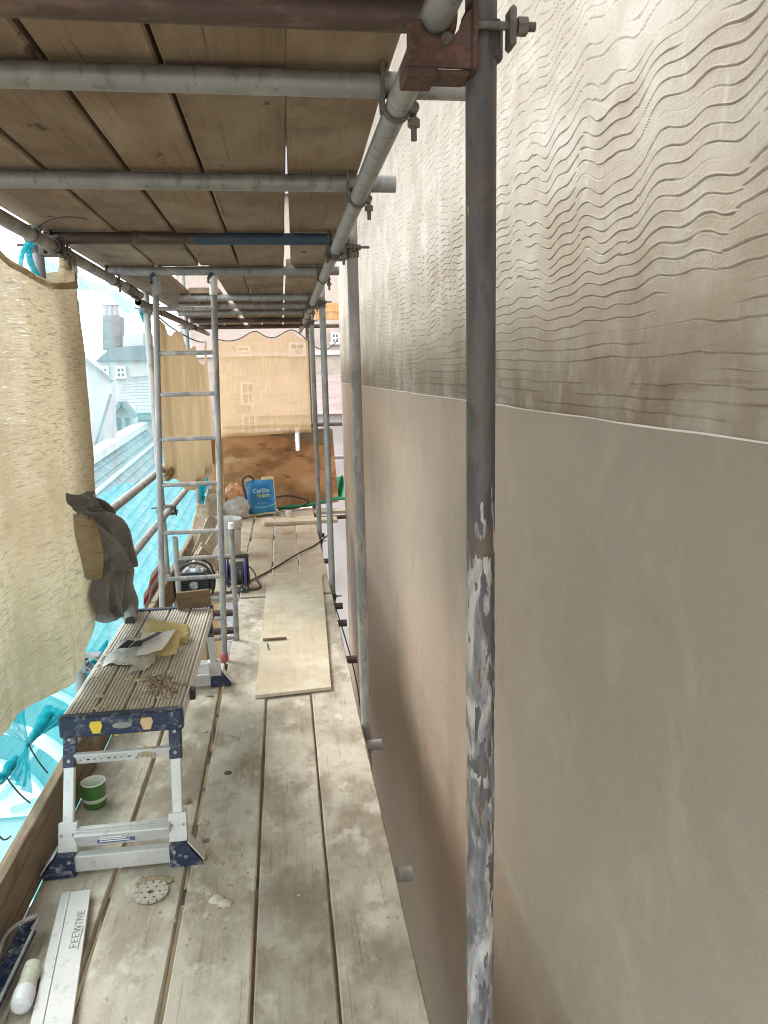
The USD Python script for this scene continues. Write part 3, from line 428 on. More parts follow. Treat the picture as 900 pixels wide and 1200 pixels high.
for k, (y, x0, x1, mat, lab) in enumerate(((1.30, -1.1, 0.30, 'brown_tube', 'dark brown crossing tube at the top edge of the view'), (1.594, -1.1, 0.390, 'galvanised', 'nearest pale crossing tube under the overhead boards'),
        (2.379, -1.1, 0.365, 'galvanised', 'second pale crossing tube, its cut end poking out over the wall side'), (3.86, 0, 0, '', ''), (4.32, -0.90, 0.34, 'galvanised', 'crossing tube that the ladder is tied to'),
        (5.764, -0.70, 0.33, 'galvanised', 'crossing tube at the far side of the ladder opening'), (6.45, -0.80, 0.33, 'dusty_galvanised', 'dusty crossing tube just past the ladder opening'),
        (7.15, -0.9, 0.33, 'galvanised', 'crossing tube over the white bucket'), (8.13, -0.9, 0.33, 'brown_tube', 'brown crossing tube near the far screen'), (9.26, -0.95, 1.6, 'brown_tube', 'dark crossing tube holding the top of the far hessian screen'))):
    if mat: one('crossing_tube', pipe((x0, y, TZ), (x1, y, TZ-0.006)), mat, lab, 'scaffold tube', 'crossing tubes overhead')
t3 = thing('crossing_tube', 'dark brown crossing tube painted blue along part of its length', 'scaffold tube', (-0.92, 3.33, TZ), 'crossing tubes overhead')
part(t3, 'brown_length', pipe((-0.92, 3.33, TZ), (-0.33, 3.33, TZ-0.003)), 'brown_tube'); part(t3, 'blue_length', pipe((-0.33, 3.33, TZ-0.003), (0.235, 3.33, TZ-0.006)), 'blue_tube')
part(t3, 'tie_band', pipe((-0.575, 3.33, TZ-0.001), (-0.56, 3.33, TZ-0.001), r=0.027), 'dark_steel')
for k, (y, xe) in enumerate(((0.75, 0.37), (1.55, 0.372), (2.33, 0.372), (3.27, 0.388), (4.36, 0.378), (5.05, 0.372), (5.45, 0.375), (6.85, 0.385), (8.0, 0.38), (9.0, 1.5))):
    one('under_deck_tube', pipe((-1.0, y, -0.064), (xe, y, -0.064)), 'dusty_galvanised' if k < 4 else 'brown_tube', ('cut tube end under the deck edge, ' + ('lowest and hidden', 'beneath the nearest boards', 'the one nearest the bottom of the picture', 'the one at the second wall pole', 'the one level with the plywood sheet', 'nearer of the pair past midway', 'farther of the pair past midway', 'the one beneath the cable end', 'the one at the fourth wall pole', 'the long one running past the wall end')[k]), 'scaffold tube', 'tubes under the deck')
one('brace_tube', pipe((0.30, 9.0, -2.3), (0.9, 9.7, -4.6)), 'brown_tube', 'sloping brace low down past the far end of the wall', 'scaffold tube')
tube('scaffold_ledger', (-0.2, 9.5, -2.1), (1.6, 9.5, -2.1), 'brown_tube', 'brown tube of the lower deck past the wall end', 'long scaffold tubes')

# ---- couplers: one of each kind with its parts, then copies
def ring(r0, r1, w, a0, a1, axis, c=(0, 0, 0), n=18):
    ang = np.linspace(a0, a1, n); P = np.array([(math.cos(a)*r, math.sin(a)*r) for a in ang for r in (r1,)]+[(math.cos(a)*r0, math.sin(a)*r0) for a in ang[::-1]])
    m = trimesh.creation.extrude_polygon(Polygon(P), w, engine='earcut'); m.apply_translation((0, 0, -w/2))
    if axis == 'y': m = rot(m, 90, (1, 0, 0))
    if axis == 'x': m = rot(m, 90, (0, 1, 0))
    m.apply_translation(c); return m
def bolt(par, a, d, L=0.075, mat='dark_steel'):
    a, d = np.array(a, float), np.array(d, float); b = part(par, 'bolt', rod(a, a+d*L, 0.0058, 10), mat, local=True)
    part(par, 'nut', rod(a+d*(L*0.55), a+d*(L*0.55+0.015), 0.0125, 6), mat, local=True, smooth=False); part(par, 'washer_flap', rod(a+d*(L*0.40), a+d*(L*0.40+0.007), 0.019, 12), mat, local=True)
def right_angle_coupler(label, loc, mat='dark_steel', rz=0, group='scaffold couplers'):
    """Joins a tube along y at the origin to an upright at x = +0.075."""
    t = thing('scaffold_coupler', label, 'coupler', loc, group, rz)
    part(t, 'ledger_saddle', [ring(0.0248, 0.031, 0.055, 0.35, 2*math.pi-0.35, 'y'), box(-0.030, 0.046, -0.0275, 0.0275, -0.037, -0.029, 0.002), box(-0.03, 0.046, -0.0275, 0.0275, 0.029, 0.037, 0.002)], mat, local=True)
    part(t, 'middle_block', [box(0.027, 0.050, -0.030, 0.030, -0.036, 0.036, 0.004), rod((0.0, -0.0275, -0.004), (0.0, -0.0335, -0.004), 0.0075, 12)], mat, local=True)
    part(t, 'upright_saddle', ring(0.0248, 0.031, 0.050, 0.5, 2*math.pi-0.5, 'z', (0.075, 0, 0)), mat, local=True)
    bolt(t, (0.030, -0.034, 0.012), (1, 0, 0), 0.115, mat); bolt(t, (-0.034, -0.018, 0.02), (0, 0, -1), 0.07, mat)
    return t
c0 = thing('scaffold_coupler', 'rust red pressed steel coupler clamping the nearest pole', 'coupler', (LX, SY[0], LZ-0.022), 'scaffold couplers')
def chan():
    arc = [(0.004+0.030*math.cos(t), 0.012+0.024*math.sin(t)) for t in np.linspace(math.pi*1.02, math.pi*1.98, 14)]
    front = Polygon([(-0.046, -0.050), (0.050, -0.050), (0.050, 0.030), (0.040, 0.020)]+arc[::-1]+[(-0.046, 0.006)])
    return [sweep_poly(front, -0.041, -0.034), box(-0.044, 0.050, -0.0335, 0.02, -0.0565, -0.0495, 0.002), box(-0.048, 0.0, -0.0385, 0.028, -0.0610, -0.030, 0.002), box(0.0505, 0.060, -0.045, 0.03, -0.052, 0.045, 0.002)]
part(c0, 'pressed_channel', chan(), 'rusty_steel', local=True)
part(c0, 'ledger_saddle', ring(0.0248, 0.031, 0.060, 3.3, 6.6, 'y', (0, 0, 0.022)), 'rusty_steel', local=True)
part(c0, 'rivet', rod((0.012, -0.041, -0.012), (0.012, -0.0445, -0.012), 0.0085, 14), 'dark_steel', local=True)
part(c0, 'upright_saddle', ring(0.0248, 0.0315, 0.050, -0.9, 0.9, 'z', (0.075, 0, 0.0)), 'dark_steel', local=True)
part(c0, 'bolt', rod((0.055, -0.031, 0.012), (0.150, -0.031, 0.012), 0.0060, 12), 'dark_steel', local=True); part(c0, 'nut', rod((0.122, -0.031, 0.012), (0.137, -0.031, 0.012), 0.0130, 6), 'dark_steel', local=True, smooth=False)
part(c0, 'hinge_flap', [box(0.1075, 0.1175, -0.048, -0.014, -0.020, 0.036, 0.004), ring(0.0248, 0.0312, 0.045, -0.75, 0.75, 'z', (0.077, 0, 0.0))], 'dark_steel', local=True)
part(c0, 'thread', [rod((0.137+0.0028*i, -0.031, 0.012), (0.1385+0.0028*i, -0.031, 0.012), 0.0068, 10) for i in range(5)], 'dark_steel', local=True)
ra = right_angle_coupler('dark coupler joining the second wall pole to the overhead tube', (LX, SY[1], LZ))
for y, l in ((SY[2], 'third wall pole'), (SY[3], 'fourth wall pole')): dup(ra, (LX, y, LZ), f'dark coupler joining the {l} to the overhead tube')
for y, l in ((SY[1], 'second wall pole'), (SY[2], 'third wall pole'), (SY[3], 'fourth wall pole')): dup(ra, (LX, y, -0.112), f'dark coupler at deck level on the {l}')
for y, z, l in ((3.23, LZ, 'overhead tube above the hanging hessian'), (5.66, LZ-0.04, 'overhead tube behind the ladder top'), (7.92, LZ-0.02, 'overhead tube above the white bucket'), (3.23, 0.692, 'lower guard rail beside the grey coat'), (5.66, 0.692, 'lower guard rail behind the ladder')):
    dup(ra, (-0.862, y, z), f'dark coupler fixing the {l}', rz=180.0)
cs = right_angle_coupler('galvanised coupler low on the open-side pole beside the work platform', (-0.862, 3.23, 0.455), 'galvanised', rz=180.0)
dup(ra, (0.26, 9.50, 1.035), 'dark coupler on the far guard rail at the brown pole')
def putlog_coupler(label, loc):
    """Hooks a crossing tube (along x, 48 mm higher) to a long tube along y."""
    t = thing('band_coupler', label, 'coupler', loc, 'band couplers under the crossing tubes')
    part(t, 'band', ring(0.0246, 0.0292, 0.022, math.pi*0.98, math.pi*2.12, 'y', (0, -0.012, 0)), 'dark_steel', local=True)
    part(t, 'side_plate', prism_x([(-0.03, 0.078), (0.018, 0.078), (0.012, 0.02), (0.0, -0.012), (-0.022, -0.012), (-0.03, 0.02)], -0.034, -0.0265), 'dark_steel', local=True)
    part(t, 'eye', rod((0.030, -0.026, -0.004), (0.030, 0.004, -0.004), 0.0115, 12), 'dark_steel', local=True)
    part(t, 'bolt', rod((0.032, -0.012, 0.05), (0.032, -0.012, -0.062), 0.006, 10), 'dark_steel', local=True); part(t, 'nut', rod((0.032, -0.012, -0.022), (0.032, -0.012, -0.037), 0.0125, 6), 'dark_steel', local=True, smooth=False)
    return t
pc = putlog_coupler('band coupler hooking the nearest pale crossing tube to the overhead tube', (LX, 1.594, LZ))
for y, l in ((2.379, 'second pale crossing tube'), (3.33, 'brown and blue crossing tube'), (4.32, 'crossing tube tied to the ladder'), (5.764, 'crossing tube at the ladder opening'), (6.45, 'dusty crossing tube past the opening'), (7.15, 'crossing tube over the bucket'), (8.13, 'brown crossing tube near the screen')):
    dup(pc, (LX, y, LZ), f'band coupler hooking the {l} to the wall-side tube')
for y, l in ((3.33, 'brown and blue crossing tube'), (4.32, 'crossing tube tied to the ladder')): dup(pc, (-0.865, y, LZ), f'band coupler hooking the {l} to the open-side tube')
jt = thing('sleeve_coupler', 'dark sleeve with bolts joining two lengths of the open-side tube', 'coupler', (-0.865, 4.78, LZ)); part(jt, 'sleeve', pipe((-0.865, 4.65, LZ), (-0.865, 4.92, LZ-0.004), r=0.031, t=0.006), 'dark_steel')
for y in (4.70, 4.78, 4.86): part(jt, 'bolt', rod((-0.865, y, LZ-0.02), (-0.835, y, LZ-0.055), 0.009, 8), 'dark_steel')
one('wire_tie', [tube_path([(-0.865+0.028*math.cos(a), 2.95+0.002*a, LZ+0.028*math.sin(a)) for a in np.linspace(0, 7, 30)], 0.002, 5), tube_path([(-0.84, 2.96, LZ+0.02), (-0.78, 3.0, 2.235), (-0.68, 3.02, 2.235)], 0.002, 5, 12)], 'cord', 'thin wire looped round the open-side overhead tube', 'wire')

# ================================================================== OBJECTS
# ---- ladders
def ladder(label, foot_l, foot_r, top_l, top_r, rung_z, r=0.0172, feet=True):
    fl, fr, tl, tr = map(np.array, (foot_l, foot_r, top_l, top_r))
    t = thing('ladder', label, 'ladder', (fl+fr)/2)
    part(t, 'stile', pipe(fl, tl, r, 0.003, 20), 'dusty_galvanised'); part(t, 'stile', pipe(fr, tr, r, 0.003, 20), 'dusty_galvanised')
    for z in rung_z:
        a, b = fl+(tl-fl)*(z-fl[2])/(tl[2]-fl[2]), fr+(tr-fr)*(z-fr[2])/(tr[2]-fr[2]); d = (b-a)/np.linalg.norm(b-a)
        part(t, 'rung', rod(a-d*0.012, b+d*0.012, 0.0125, 14), 'dusty_galvanised')
    return t
ld = ladder('tall steel ladder standing on the deck and reaching the overhead opening', (-0.765, 4.31, 0.0), (-0.412, 4.31, 0.0), (-0.655, 4.395, 2.235), (-0.347, 4.395, 2.235), (0.262, 0.515, 0.785, 1.06, 1.317, 1.565, 1.79, 2.03))
for x in (-0.412, -0.765): part(ld, 'foot', lathe([(0, 0), (0.023, 0), (0.024, 0.03), (0.021, 0.045), (0, 0.045)], 18, (x, 4.31, 0.002)), 'red_rubber')
part(ld, 'stile_sleeve', pipe((-0.656, 4.393, 2.10), (-0.654, 4.396, 2.20), 0.021, 0.004), 'galvanised'); part(ld, 'stile_sleeve', pipe((-0.352, 4.391, 2.10), (-0.347, 4.396, 2.225), 0.022, 0.005), 'white_plastic')
for x in (-0.655, -0.349): one('rope_lashing', [tube_path([(x+0.028*math.cos(a), 4.36+0.060*math.sin(a), 2.20+0.012*math.sin(a*0.37)+0.03*math.cos(a)) for a in np.linspace(0, 26, 120)], 0.0035, 5)], 'cord', 'dark lashing tying the ' + ('open-side' if x < -0.5 else 'wall-side') + ' stile of the tall ladder to the crossing tube', 'rope', 'ladder lashings')
l2 = ladder('short ladder end rising out of the deck hatch behind the tall ladder', (-0.735, 4.83, -2.0), (-0.395, 4.83, -2.0), (-0.688, 4.60, 0.705), (-0.349, 4.60, 0.755), (-1.6, -1.33, -1.06, -0.79, -0.52, -0.25, 0.02, 0.29, 0.565), 0.0165)
part(l2, 'end_cap', lathe([(0, 0), (0.0195, 0), (0.0195, 0.03), (0.017, 0.036), (0, 0.036)], 16, (-0.349, 4.60, 0.74)), 'white_plastic')

# ---- aluminium work platform
wp = thing('work_platform', 'low aluminium work platform with ribbed top and navy plastic ends', 'work platform', (-0.61, 3.2, 0))
PX0, PX1, PY0, PY1, PZ = -0.818, -0.412, 2.585, 3.80, 0.500
pw = (PX1-PX0)/4
for k in range(4):
    x0, x1 = PX0+k*pw+0.004, PX0+(k+1)*pw-0.004; nr = 7; top = []
    for i in range(nr):
        a = x0+(x1-x0)*(i+0.14)/nr; b = x0+(x1-x0)*(i+0.86)/nr
        top += [(a, PZ-0.0045), (a+0.001, PZ), (b-0.001, PZ), (b, PZ-0.0045)]
    part(wp, 'top_plank', sweep_poly(Polygon([(x0, PZ-0.03), (x0, PZ-0.0045)]+top+[(x1, PZ-0.0045), (x1, PZ-0.03)]), PY0+0.02, PY1-0.02), 'dusty_deckplate', smooth=False)
for s, y in ((-1, PY0), (1, PY1)):
    cap = part(wp, 'end_cap', [box(PX0-0.008, PX1+0.008, y-0.019, y+0.019, PZ-0.072, PZ+0.006, 0.006), box(PX0-0.004, PX1+0.004, y-0.015-s*0.02, y+0.015-s*0.02, PZ-0.066, PZ-0.02, 0.003)], 'navy_plastic')
    for xc, mt in ((-0.700, 'yellow_plastic'), (-0.528, 'peach_plastic')):
        sub(cap, 'end_stop', sweep_poly(Polygon([(xc-0.012, PZ-0.058), (xc+0.012, PZ-0.058), (xc+0.022, PZ-0.030), (xc+0.017, PZ-0.014), (xc-0.017, PZ-0.014), (xc-0.022, PZ-0.030)]), *sorted((y+s*0.018, y+s*0.023))), mt)
    bdg = lathe([(0, 0), (0.03, 0), (0.028, 0.002), (0, 0.0025)], 28); bdg.vertices = bdg.vertices*np.array((1.15, 0.42, 1)); sub(cap, 'badge', rot(bdg, -90*s, (1, 0, 0)).apply_translation((-0.612, y+s*0.0185, PZ-0.036)), 'dusty_galvanised')
for x in (PX0-0.002, PX1+0.002): part(wp, 'side_rail', bar((x, PY0+0.02, PZ-0.032), (x, PY1-0.02, PZ-0.032), 0.008, 0.05, bev=0.002), 'aluminium')
part(wp, 'latch', box(PX1+0.004, PX1+0.026, PY0+0.20, PY0+0.245, PZ-0.06, PZ-0.02, 0.004), 'black_plastic')
for x in (-0.645, -0.565): part(wp, 'peg', rod((x, PY0+0.03, PZ-0.07), (x, PY0+0.03, PZ-0.095), 0.008, 10), 'yellow_plastic')
for s, yt, yf, nm in ((-1, PY0+0.015, 2.435, 'near'), (1, PY1-0.015, 3.965, 'far')):
    for xt, xf in ((-0.795, -0.800), (-0.437, -0.430)):
        a, b = np.array((xt, yt, PZ-0.045)), np.array((xf, yf, 0.035))
        leg = part(wp, 'leg', bar(b, a, 0.036, 0.024, up=(0, s, 0.3), bev=0.003), 'aluminium')
        sub(leg, 'bracket', bar(a+(b-a)*0.02, a+(b-a)*0.30, 0.043, 0.031, up=(0, s, 0.3), bev=0.003), 'navy_plastic')
        nrm = np.array([0, s*0.94, 0.33])
        for q in (0.09, 0.25): c = a+(b-a)*q+nrm*0.0165; sub(leg, 'rivet', rod(c-nrm*0.002, c+nrm*0.0025, 0.0062, 12), 'galvanised')
        g = a+(b-a)*0.79
        sub(leg, 'gusset', bar(a+(b-a)*0.70, a+(b-a)*0.92, 0.062, 0.029, up=(0, s, 0.3), bev=0.002), 'aluminium')
        for dx in (-0.02, 0.02):
            c = g+np.array([dx, 0, 0])+nrm*0.0155; sub(leg, 'rivet', rod(c-nrm*0.002, c+nrm*0.0022, 0.0052, 12), 'galvanised')
        o = -1 if xf < -0.6 else 1
        ft = part(wp, 'foot', trimesh.convex.convex_hull(np.array([(xf-o*0.028, yf+dy, z) for dy in (-0.026, 0.026) for z in (0.001, 0.078)]+[(xf+o*0.03, yf+dy, 0.078) for dy in (-0.026, 0.026)]+[(xf+o*0.078, yf+dy, z) for dy in (-0.03, 0.03) for z in (0.001, 0.014)])), 'navy_plastic', smooth=False)
        for (dx, dz) in ((-0.012*o, 0.057), (-0.012*o, 0.02), (0.026*o, 0.036)): c = np.array((xf+dx, yf+s*0.026, dz)); sub(ft, 'rivet', rod(c, c+np.array((0, s*0.003, 0)), 0.0062, 12), 'galvanised')
        sub(ft, 'brace_plate', bar((xf+o*0.036, yf, 0.088), (xf+o*0.086, yf, 0.016), 0.05, 0.005, up=(1, 0, 0.6), bev=0.001), 'aluminium')
    f = lambda z: yt+(yf-yt)*(PZ-0.045-z)/(PZ-0.08)
    up_ = part(wp, 'upper_crossbar', bar((-0.780, f(0.355), 0.355), (-0.452, f(0.355), 0.355), 0.016, 0.044, up=(0, s*0.35, 0.94)), 'aluminium')
    stp = part(wp, 'step', [bar((-0.775, f(0.112), 0.112), (-0.455, f(0.112), 0.112), 0.040, 0.056, up=(0, s*0.35, 0.94), bev=0.003)]+[bar((-0.775, f(0.112)+dy, 0.142), (-0.455, f(0.112)+dy, 0.142), 0.004, 0.004) for dy in (-0.014, -0.005, 0.004, 0.013)], 'aluminium')
    part(wp, 'foot_bar', bar((-0.775, yf, 0.040), (-0.455, yf, 0.040), 0.036, 0.058, bev=0.003), 'aluminium')
    if s < 0:
        # worn print on the crossbar and the label on the step: short dark dashes and a dark panel with light lettering
        n_ = np.array([0, -0.94, -0.35*-1]); 
        def flat(tx, x, y, z, tiltdeg):
            m = rot(tx, 90-tiltdeg*0, (1, 0, 0)); m = rot(m, tiltdeg, (1, 0, 0)); m.apply_translation((x, y, z)); return m
        xs = np.linspace(-0.762, -0.60, 15)
        sub(up_, 'worn_print', [flat(box(0, 0.004+0.007*((i*7) % 3)/2, 0, 0.004+0.003*(i % 2), 0, 0.0006), x, f(0.355)-0.0100, 0.350+0.008*((i*5) % 2), -20) for i, x in enumerate(xs)], 'print_black', smooth=False)
        sub(up_, 'mortar_stain', cat([lump((-0.528+RNG.normal(0, 0.022), f(0.355)-0.010, 0.358+RNG.normal(0, 0.011)), RNG.uniform(0.003, 0.009), i, (1.3, 0.35, 1.0), 1) for i in range(30)]), 'mortar_dirt')
        lb = sub(stp, 'label_plate', flat(box(0, 0.125, 0, 0.026, 0, 0.0008), -0.700, f(0.112)-0.0235, 0.096, -20), 'print_blue', smooth=False)
        part(stp, 'label_lettering', [flat(text_mesh('SAFE LOAD', 0.0075, 0.0006, True), -0.696, f(0.112)-0.0256+0.0, 0.1455, -20), flat(text_mesh('150 kg', 0.0075, 0.0006, True), -0.696, f(0.112)-0.0215, 0.1345, -20)] if False else [flat(box(0, 0.10-0.012*j, 0, 0.003, 0, 0.0008), -0.692, f(0.112)-0.0238-0.0028*j*0.35, 0.1005+0.0075*j, -20) for j in range(3)], 'white_paper', smooth=False)
# dried plaster splashed on the platform
dabs = []
for k in range(60):
    x, y = RNG.uniform(PX0+0.01, PX1-0.01), PY0+abs(RNG.normal(0.35, 0.28)); 
    if y < PY1-0.05: dabs.append(lump((x, y, PZ+0.001), RNG.uniform(0.004, 0.012), k, (1.2, 1.5, 0.35), 1))
one('plaster_splashes', dabs, 'plaster_lump', 'dried plaster splashed over the ribbed platform top', 'plaster', kind='stuff')
one('mortar_heap', [lump(at(188+RNG.normal(0, 11), 803+RNG.normal(0, 7), Z=0.503), RNG.uniform(0.002, 0.008), i, (1.3, 1.3, 0.5), 1) for i in range(80)], 'mortar_dirt', 'brown scatter of mortar dirt on the near end of the ribbed platform', 'dirt', kind='stuff')

# ---- things lying on the platform
def patch(corners, nu=14, nv=14, amp=0.0, thick=0.0, seed=0, sag=0.0):
    """A sheet through four corners (px, py, z), crumpled by amp."""
    c = [at(a, b, Z=z) for a, b, z in corners]; u, v = np.meshgrid(np.linspace(0, 1, nu), np.linspace(0, 1, nv), indexing='ij'); u, v = u[..., None], v[..., None]
    P = c[0]*(1-u)*(1-v)+c[1]*u*(1-v)+c[2]*u*v+c[3]*(1-u)*v
    n = fbm(np.concatenate([u*3, v*3, 0*u+seed], -1), 4, seed)-0.5
    P[..., 2] += amp*n+sag*np.sin(np.pi*u[..., 0])*np.sin(np.pi*v[..., 0])
    e = fbm(np.concatenate([u*5, v*5, 0*u+seed+9], -1), 3, seed+1)-0.5; P[..., 0] += 0.3*amp*e; P[..., 1] += 0.5*amp*(n-e)
    return grid(P, thick)
fb = thing('packing_foam', 'crumpled yellowish wrapped block lying on the ribbed platform top', 'wrapped block', at(190, 752, Z=PZ))
part(fb, 'wrapped_slab', [patch(((166, 743, .512), (219, 752, .512), (221, 737, .545), (178, 729, .545)), 18, 14, 0.03, 0.03, 3, 0.02), patch(((176, 770, .508), (207, 765, .512), (212, 746, .552), (190, 744, .556)), 14, 10, 0.02, 0.02, 6, 0.0)], 'yellow_foam', smooth=50)
wpm = part(fb, 'white_sheet', patch(((160, 768, .535), (190, 762, .545), (206, 738, .578), (166, 744, .570)), 16, 14, 0.012, 0.003, 8), 'white_paper', smooth=50)
part(fb, 'black_print', patch(((165, 751, .575), (170, 752, .5765), (190, 741, .584), (184, 741, .582)), 10, 6, 0.004, 0.003, 8), 'print_black')
pf = thing('plastic_wrap', 'torn grey plastic wrap with a black printed patch on the ribbed platform', 'plastic wrap', at(150, 768, Z=PZ))
part(pf, 'film', [patch(((116, 778, .507), (170, 782, .507), (182, 752, .545), (150, 745, .540)), 24, 20, 0.035, 0.002, 12, 0.006), patch(((150, 790, .505), (176, 783, .506), (186, 758, .53), (170, 765, .52)), 16, 14, 0.035, 0.002, 15, 0.005)], 'grey_film', smooth=60)
part(pf, 'black_print', [patch(((137, 760, .553), (149, 759, .555), (158, 751, .562), (150, 750, .561)), 8, 6, 0.006, 0.002, 12), patch(((151, 759, .556), (164, 757, .558), (171, 749, .566), (160, 751, .564)), 8, 6, 0.006, 0.002, 12)], 'print_black')
a0, a1 = at(203, 727, Z=PZ), at(245, 717, Z=PZ); a0[1] = a1[1] = 3.765
one('timber_offcut', bar(a0+np.array((0, 0, 0.048)), a1+np.array((0.004, 0.0, 0.057)), 0.022, 0.088, bev=0.002), 'dark_offcut', 'dark brown board offcut standing on edge at the far end of the platform', 'timber offcut', 'timber offcuts')

# ---- mug
mg = thing('mug', 'green enamel style mug with a cream band standing by the toe board', 'mug', (-0.812, 2.86, 0.0))
part(mg, 'cup', lathe([(0, 0.001), (0.041, 0.001), (0.0435, 0.008), (0.045, 0.095), (0.0455, 0.099), (0.0435, 0.0995), (0.0415, 0.09), (0.040, 0.012), (0, 0.010)], 40, (-0.812, 2.86, 0)), 'mug_green')
part(mg, 'cream_band', lathe([(0.0441, 0.026), (0.0447, 0.027), (0.0450, 0.040), (0.0446, 0.041)], 40, (-0.812, 2.86, 0)), 'mug_cream')
part(mg, 'inside_glaze', lathe([(0.0460, 0.0975), (0.0462, 0.1005), (0.0438, 0.1015), (0.0410, 0.090), (0.0395, 0.014), (0, 0.012)], 40, (-0.812, 2.86, 0)), 'mug_cream')
part(mg, 'handle', tube_path([(-0.854, 2.87, 0.086), (-0.872, 2.875, 0.090), (-0.881, 2.877, 0.07), (-0.880, 2.877, 0.05), (-0.87, 2.874, 0.032), (-0.853, 2.87, 0.028)], 0.0055, 8, 20), 'mug_green')

# ---- hand tools in the bottom corner
d0, d1, d2, d3 = at(72, 1046, Z=0.022), at(106, 1042, Z=0.022), at(84, 1200, Z=0.022), at(35, 1200, Z=0.022)
def ext(p, q, k): return p+(q-p)*k
pl = np.array([d0, d1, ext(d1, d2, 1.35), ext(d0, d3, 1.35)])
db = thing('plastering_straightedge', 'long flat aluminium straightedge with worn printed lettering lying on the deck', 'straightedge', (*pl.mean(0)[:2], 0.0))
U_ = (d1-d0)/np.linalg.norm(d1-d0); V_ = (pl[3]-pl[0])/np.linalg.norm(pl[3]-pl[0])
bl = trimesh.creation.extrude_polygon(Polygon(pl[:, :2]), 0.018, engine='earcut'); bl.apply_translation((0, 0, 0.003))
part(db, 'blade', bl, 'aluminium')
q0, q1 = d0+(d1-d0)*0.26, ext(d0, d3, 1.35)+(d2-d3)*0.30
part(db, 'ridge', bar((*q0[:2], 0.0225), (*q1[:2], 0.0225), 0.007, 0.004, bev=0.001), 'aluminium')
def lie(mesh, org, ex, ey):
    M = np.eye(4); M[:3, 0], M[:3, 1], M[:3, 2], M[:3, 3] = ex, ey, np.cross(ex, ey), org; m = mesh.copy(); m.apply_transform(M); return m
tx = at(77, 1113, Z=0.0214); te = at(89, 1068, Z=0.0214)-tx; Lt = np.linalg.norm(te); te = te/Lt; ty = np.cross([0, 0, 1.0], te)
txt = text_mesh('FEEWINE', 0.021, 0.0006, False); kx = Lt/txt.bounds[1][0]; txt.vertices = txt.vertices*np.array([kx, 1, 1])
part(db, 'lettering', lie(txt, tx+ty*0.0 - ty*0.0 + np.array((0, 0, 0.0002)), te, ty).apply_translation(-ty*0.028), 'print_grey', smooth=False)
part(db, 'letter_shade', lie(box(-0.006, Lt*0.55, -0.0035, 0.0, 0, 0.0004), tx-ty*0.028-ty*0.004, te, ty), 'print_grey', smooth=False)
tl = thing('plastering_trowel_frame', 'navy plastic ribbed float leaning against the toe board in the near corner', 'plastering float', (-0.85, 1.95, 0))
e0, e1 = at(48, 1071, Z=0.055), at(-14, 1200, Z=0.055)
part(tl, 'blade_edge', bar(e0, ext(e0, e1, 1.2), 0.008, 0.022, up=(0.45, 0, 1)), 'galvanised')
part(tl, 'back_panel', bar(e0+np.array((-0.03, -0.03, -0.022)), ext(e0, e1, 1.2)+np.array((-0.03, 0, -0.022)), 0.052, 0.006, up=(0.5, 0, 1)), 'navy_plastic')
for k in np.linspace(0.08, 1.1, 9):
    c = ext(e0, e1, k); part(tl, 'rib', trimesh.convex.convex_hull(np.array([c+np.array(o) for o in ((-0.004, -0.004, 0.006), (-0.004, 0.004, 0.006), (-0.058, -0.004, -0.036), (-0.058, 0.004, -0.036), (-0.03, -0.004, -0.03), (-0.03, 0.004, -0.03), (-0.05, -0.004, -0.01), (-0.05, 0.004, -0.01))])), 'navy_plastic', smooth=False)
part(tl, 'handle_bow', tube_path([e0+np.array((-0.006, -0.01, 0.004)), e0+np.array((-0.04, -0.06, 0.022)), at(14, 1088, Z=0.075), at(0, 1112, Z=0.07), at(-8, 1140, Z=0.06)], 0.006, 8, 26), 'dusty_galvanised')
b0, b1 = at(39, 1131, Z=0.030), at(24, 1180, Z=0.030); bd = (b1-b0); bd[2] = 0; bL = np.linalg.norm(bd)
bt = thing('plastic_bottle', 'small dusty plastic bottle with a round white cap lying beside the straightedge', 'bottle', (*((b0+b1)/2)[:2], 0))
M, _ = frame_of(b0, b0+bd)
def along(prof): m = lathe(prof, 32); m.apply_transform(M); return m
part(bt, 'body', along([(0, 0), (0.021, 0), (0.024, 0.004), (0.0245, 0.05), (0.0225, 0.056), (0.0225, 0.066), (0.0255, 0.072), (0.0258, bL*0.62), (0.022, bL*0.66), (0, bL*0.66)]), 'bottle_plastic')
part(bt, 'cap', along([(0, bL*0.63), (0.027, bL*0.63), (0.0285, bL*0.68), (0.0285, bL*0.90), (0.025, bL*0.985), (0.015, bL*1.04), (0, bL*1.055)]), 'cap_plastic')
# ---- cutting disc pressed in the dust
dc = thing('cutting_disc', 'dust caked segmented cutting disc lying flat on a board', 'cutting disc', (-0.503, 2.285, 0))
segs = []
for k in range(12):
    a = np.linspace(k*math.pi/6+0.045, (k+1)*math.pi/6-0.045, 6); segs.append(Polygon([(0.055*math.cos(t), 0.055*math.sin(t)) for t in a]+[(0.041*math.cos(t), 0.041*math.sin(t)) for t in a[::-1]]))
core = Polygon([(0.0425*math.cos(t), 0.0425*math.sin(t)) for t in np.linspace(0, 2*math.pi, 49)[:-1]], [[(0.0105*math.cos(t), 0.0105*math.sin(t)) for t in np.linspace(0, 2*math.pi, 25)[:-1]]])
core = core.difference(shapely.union_all([shapely.Point(0.029*math.cos(t), 0.029*math.sin(t)).buffer(0.0045) for t in np.arange(6)*math.pi/3]))
dm = trimesh.creation.extrude_polygon(core, 0.004, engine='earcut'); dm.apply_translation((-0.503, 2.285, 0.001)); part(dc, 'core', dm, 'disc_steel')
for sg in segs: m = trimesh.creation.extrude_polygon(sg, 0.0055, engine='earcut'); m.apply_translation((-0.503, 2.285, 0.001)); part(dc, 'segment', m, 'disc_steel')
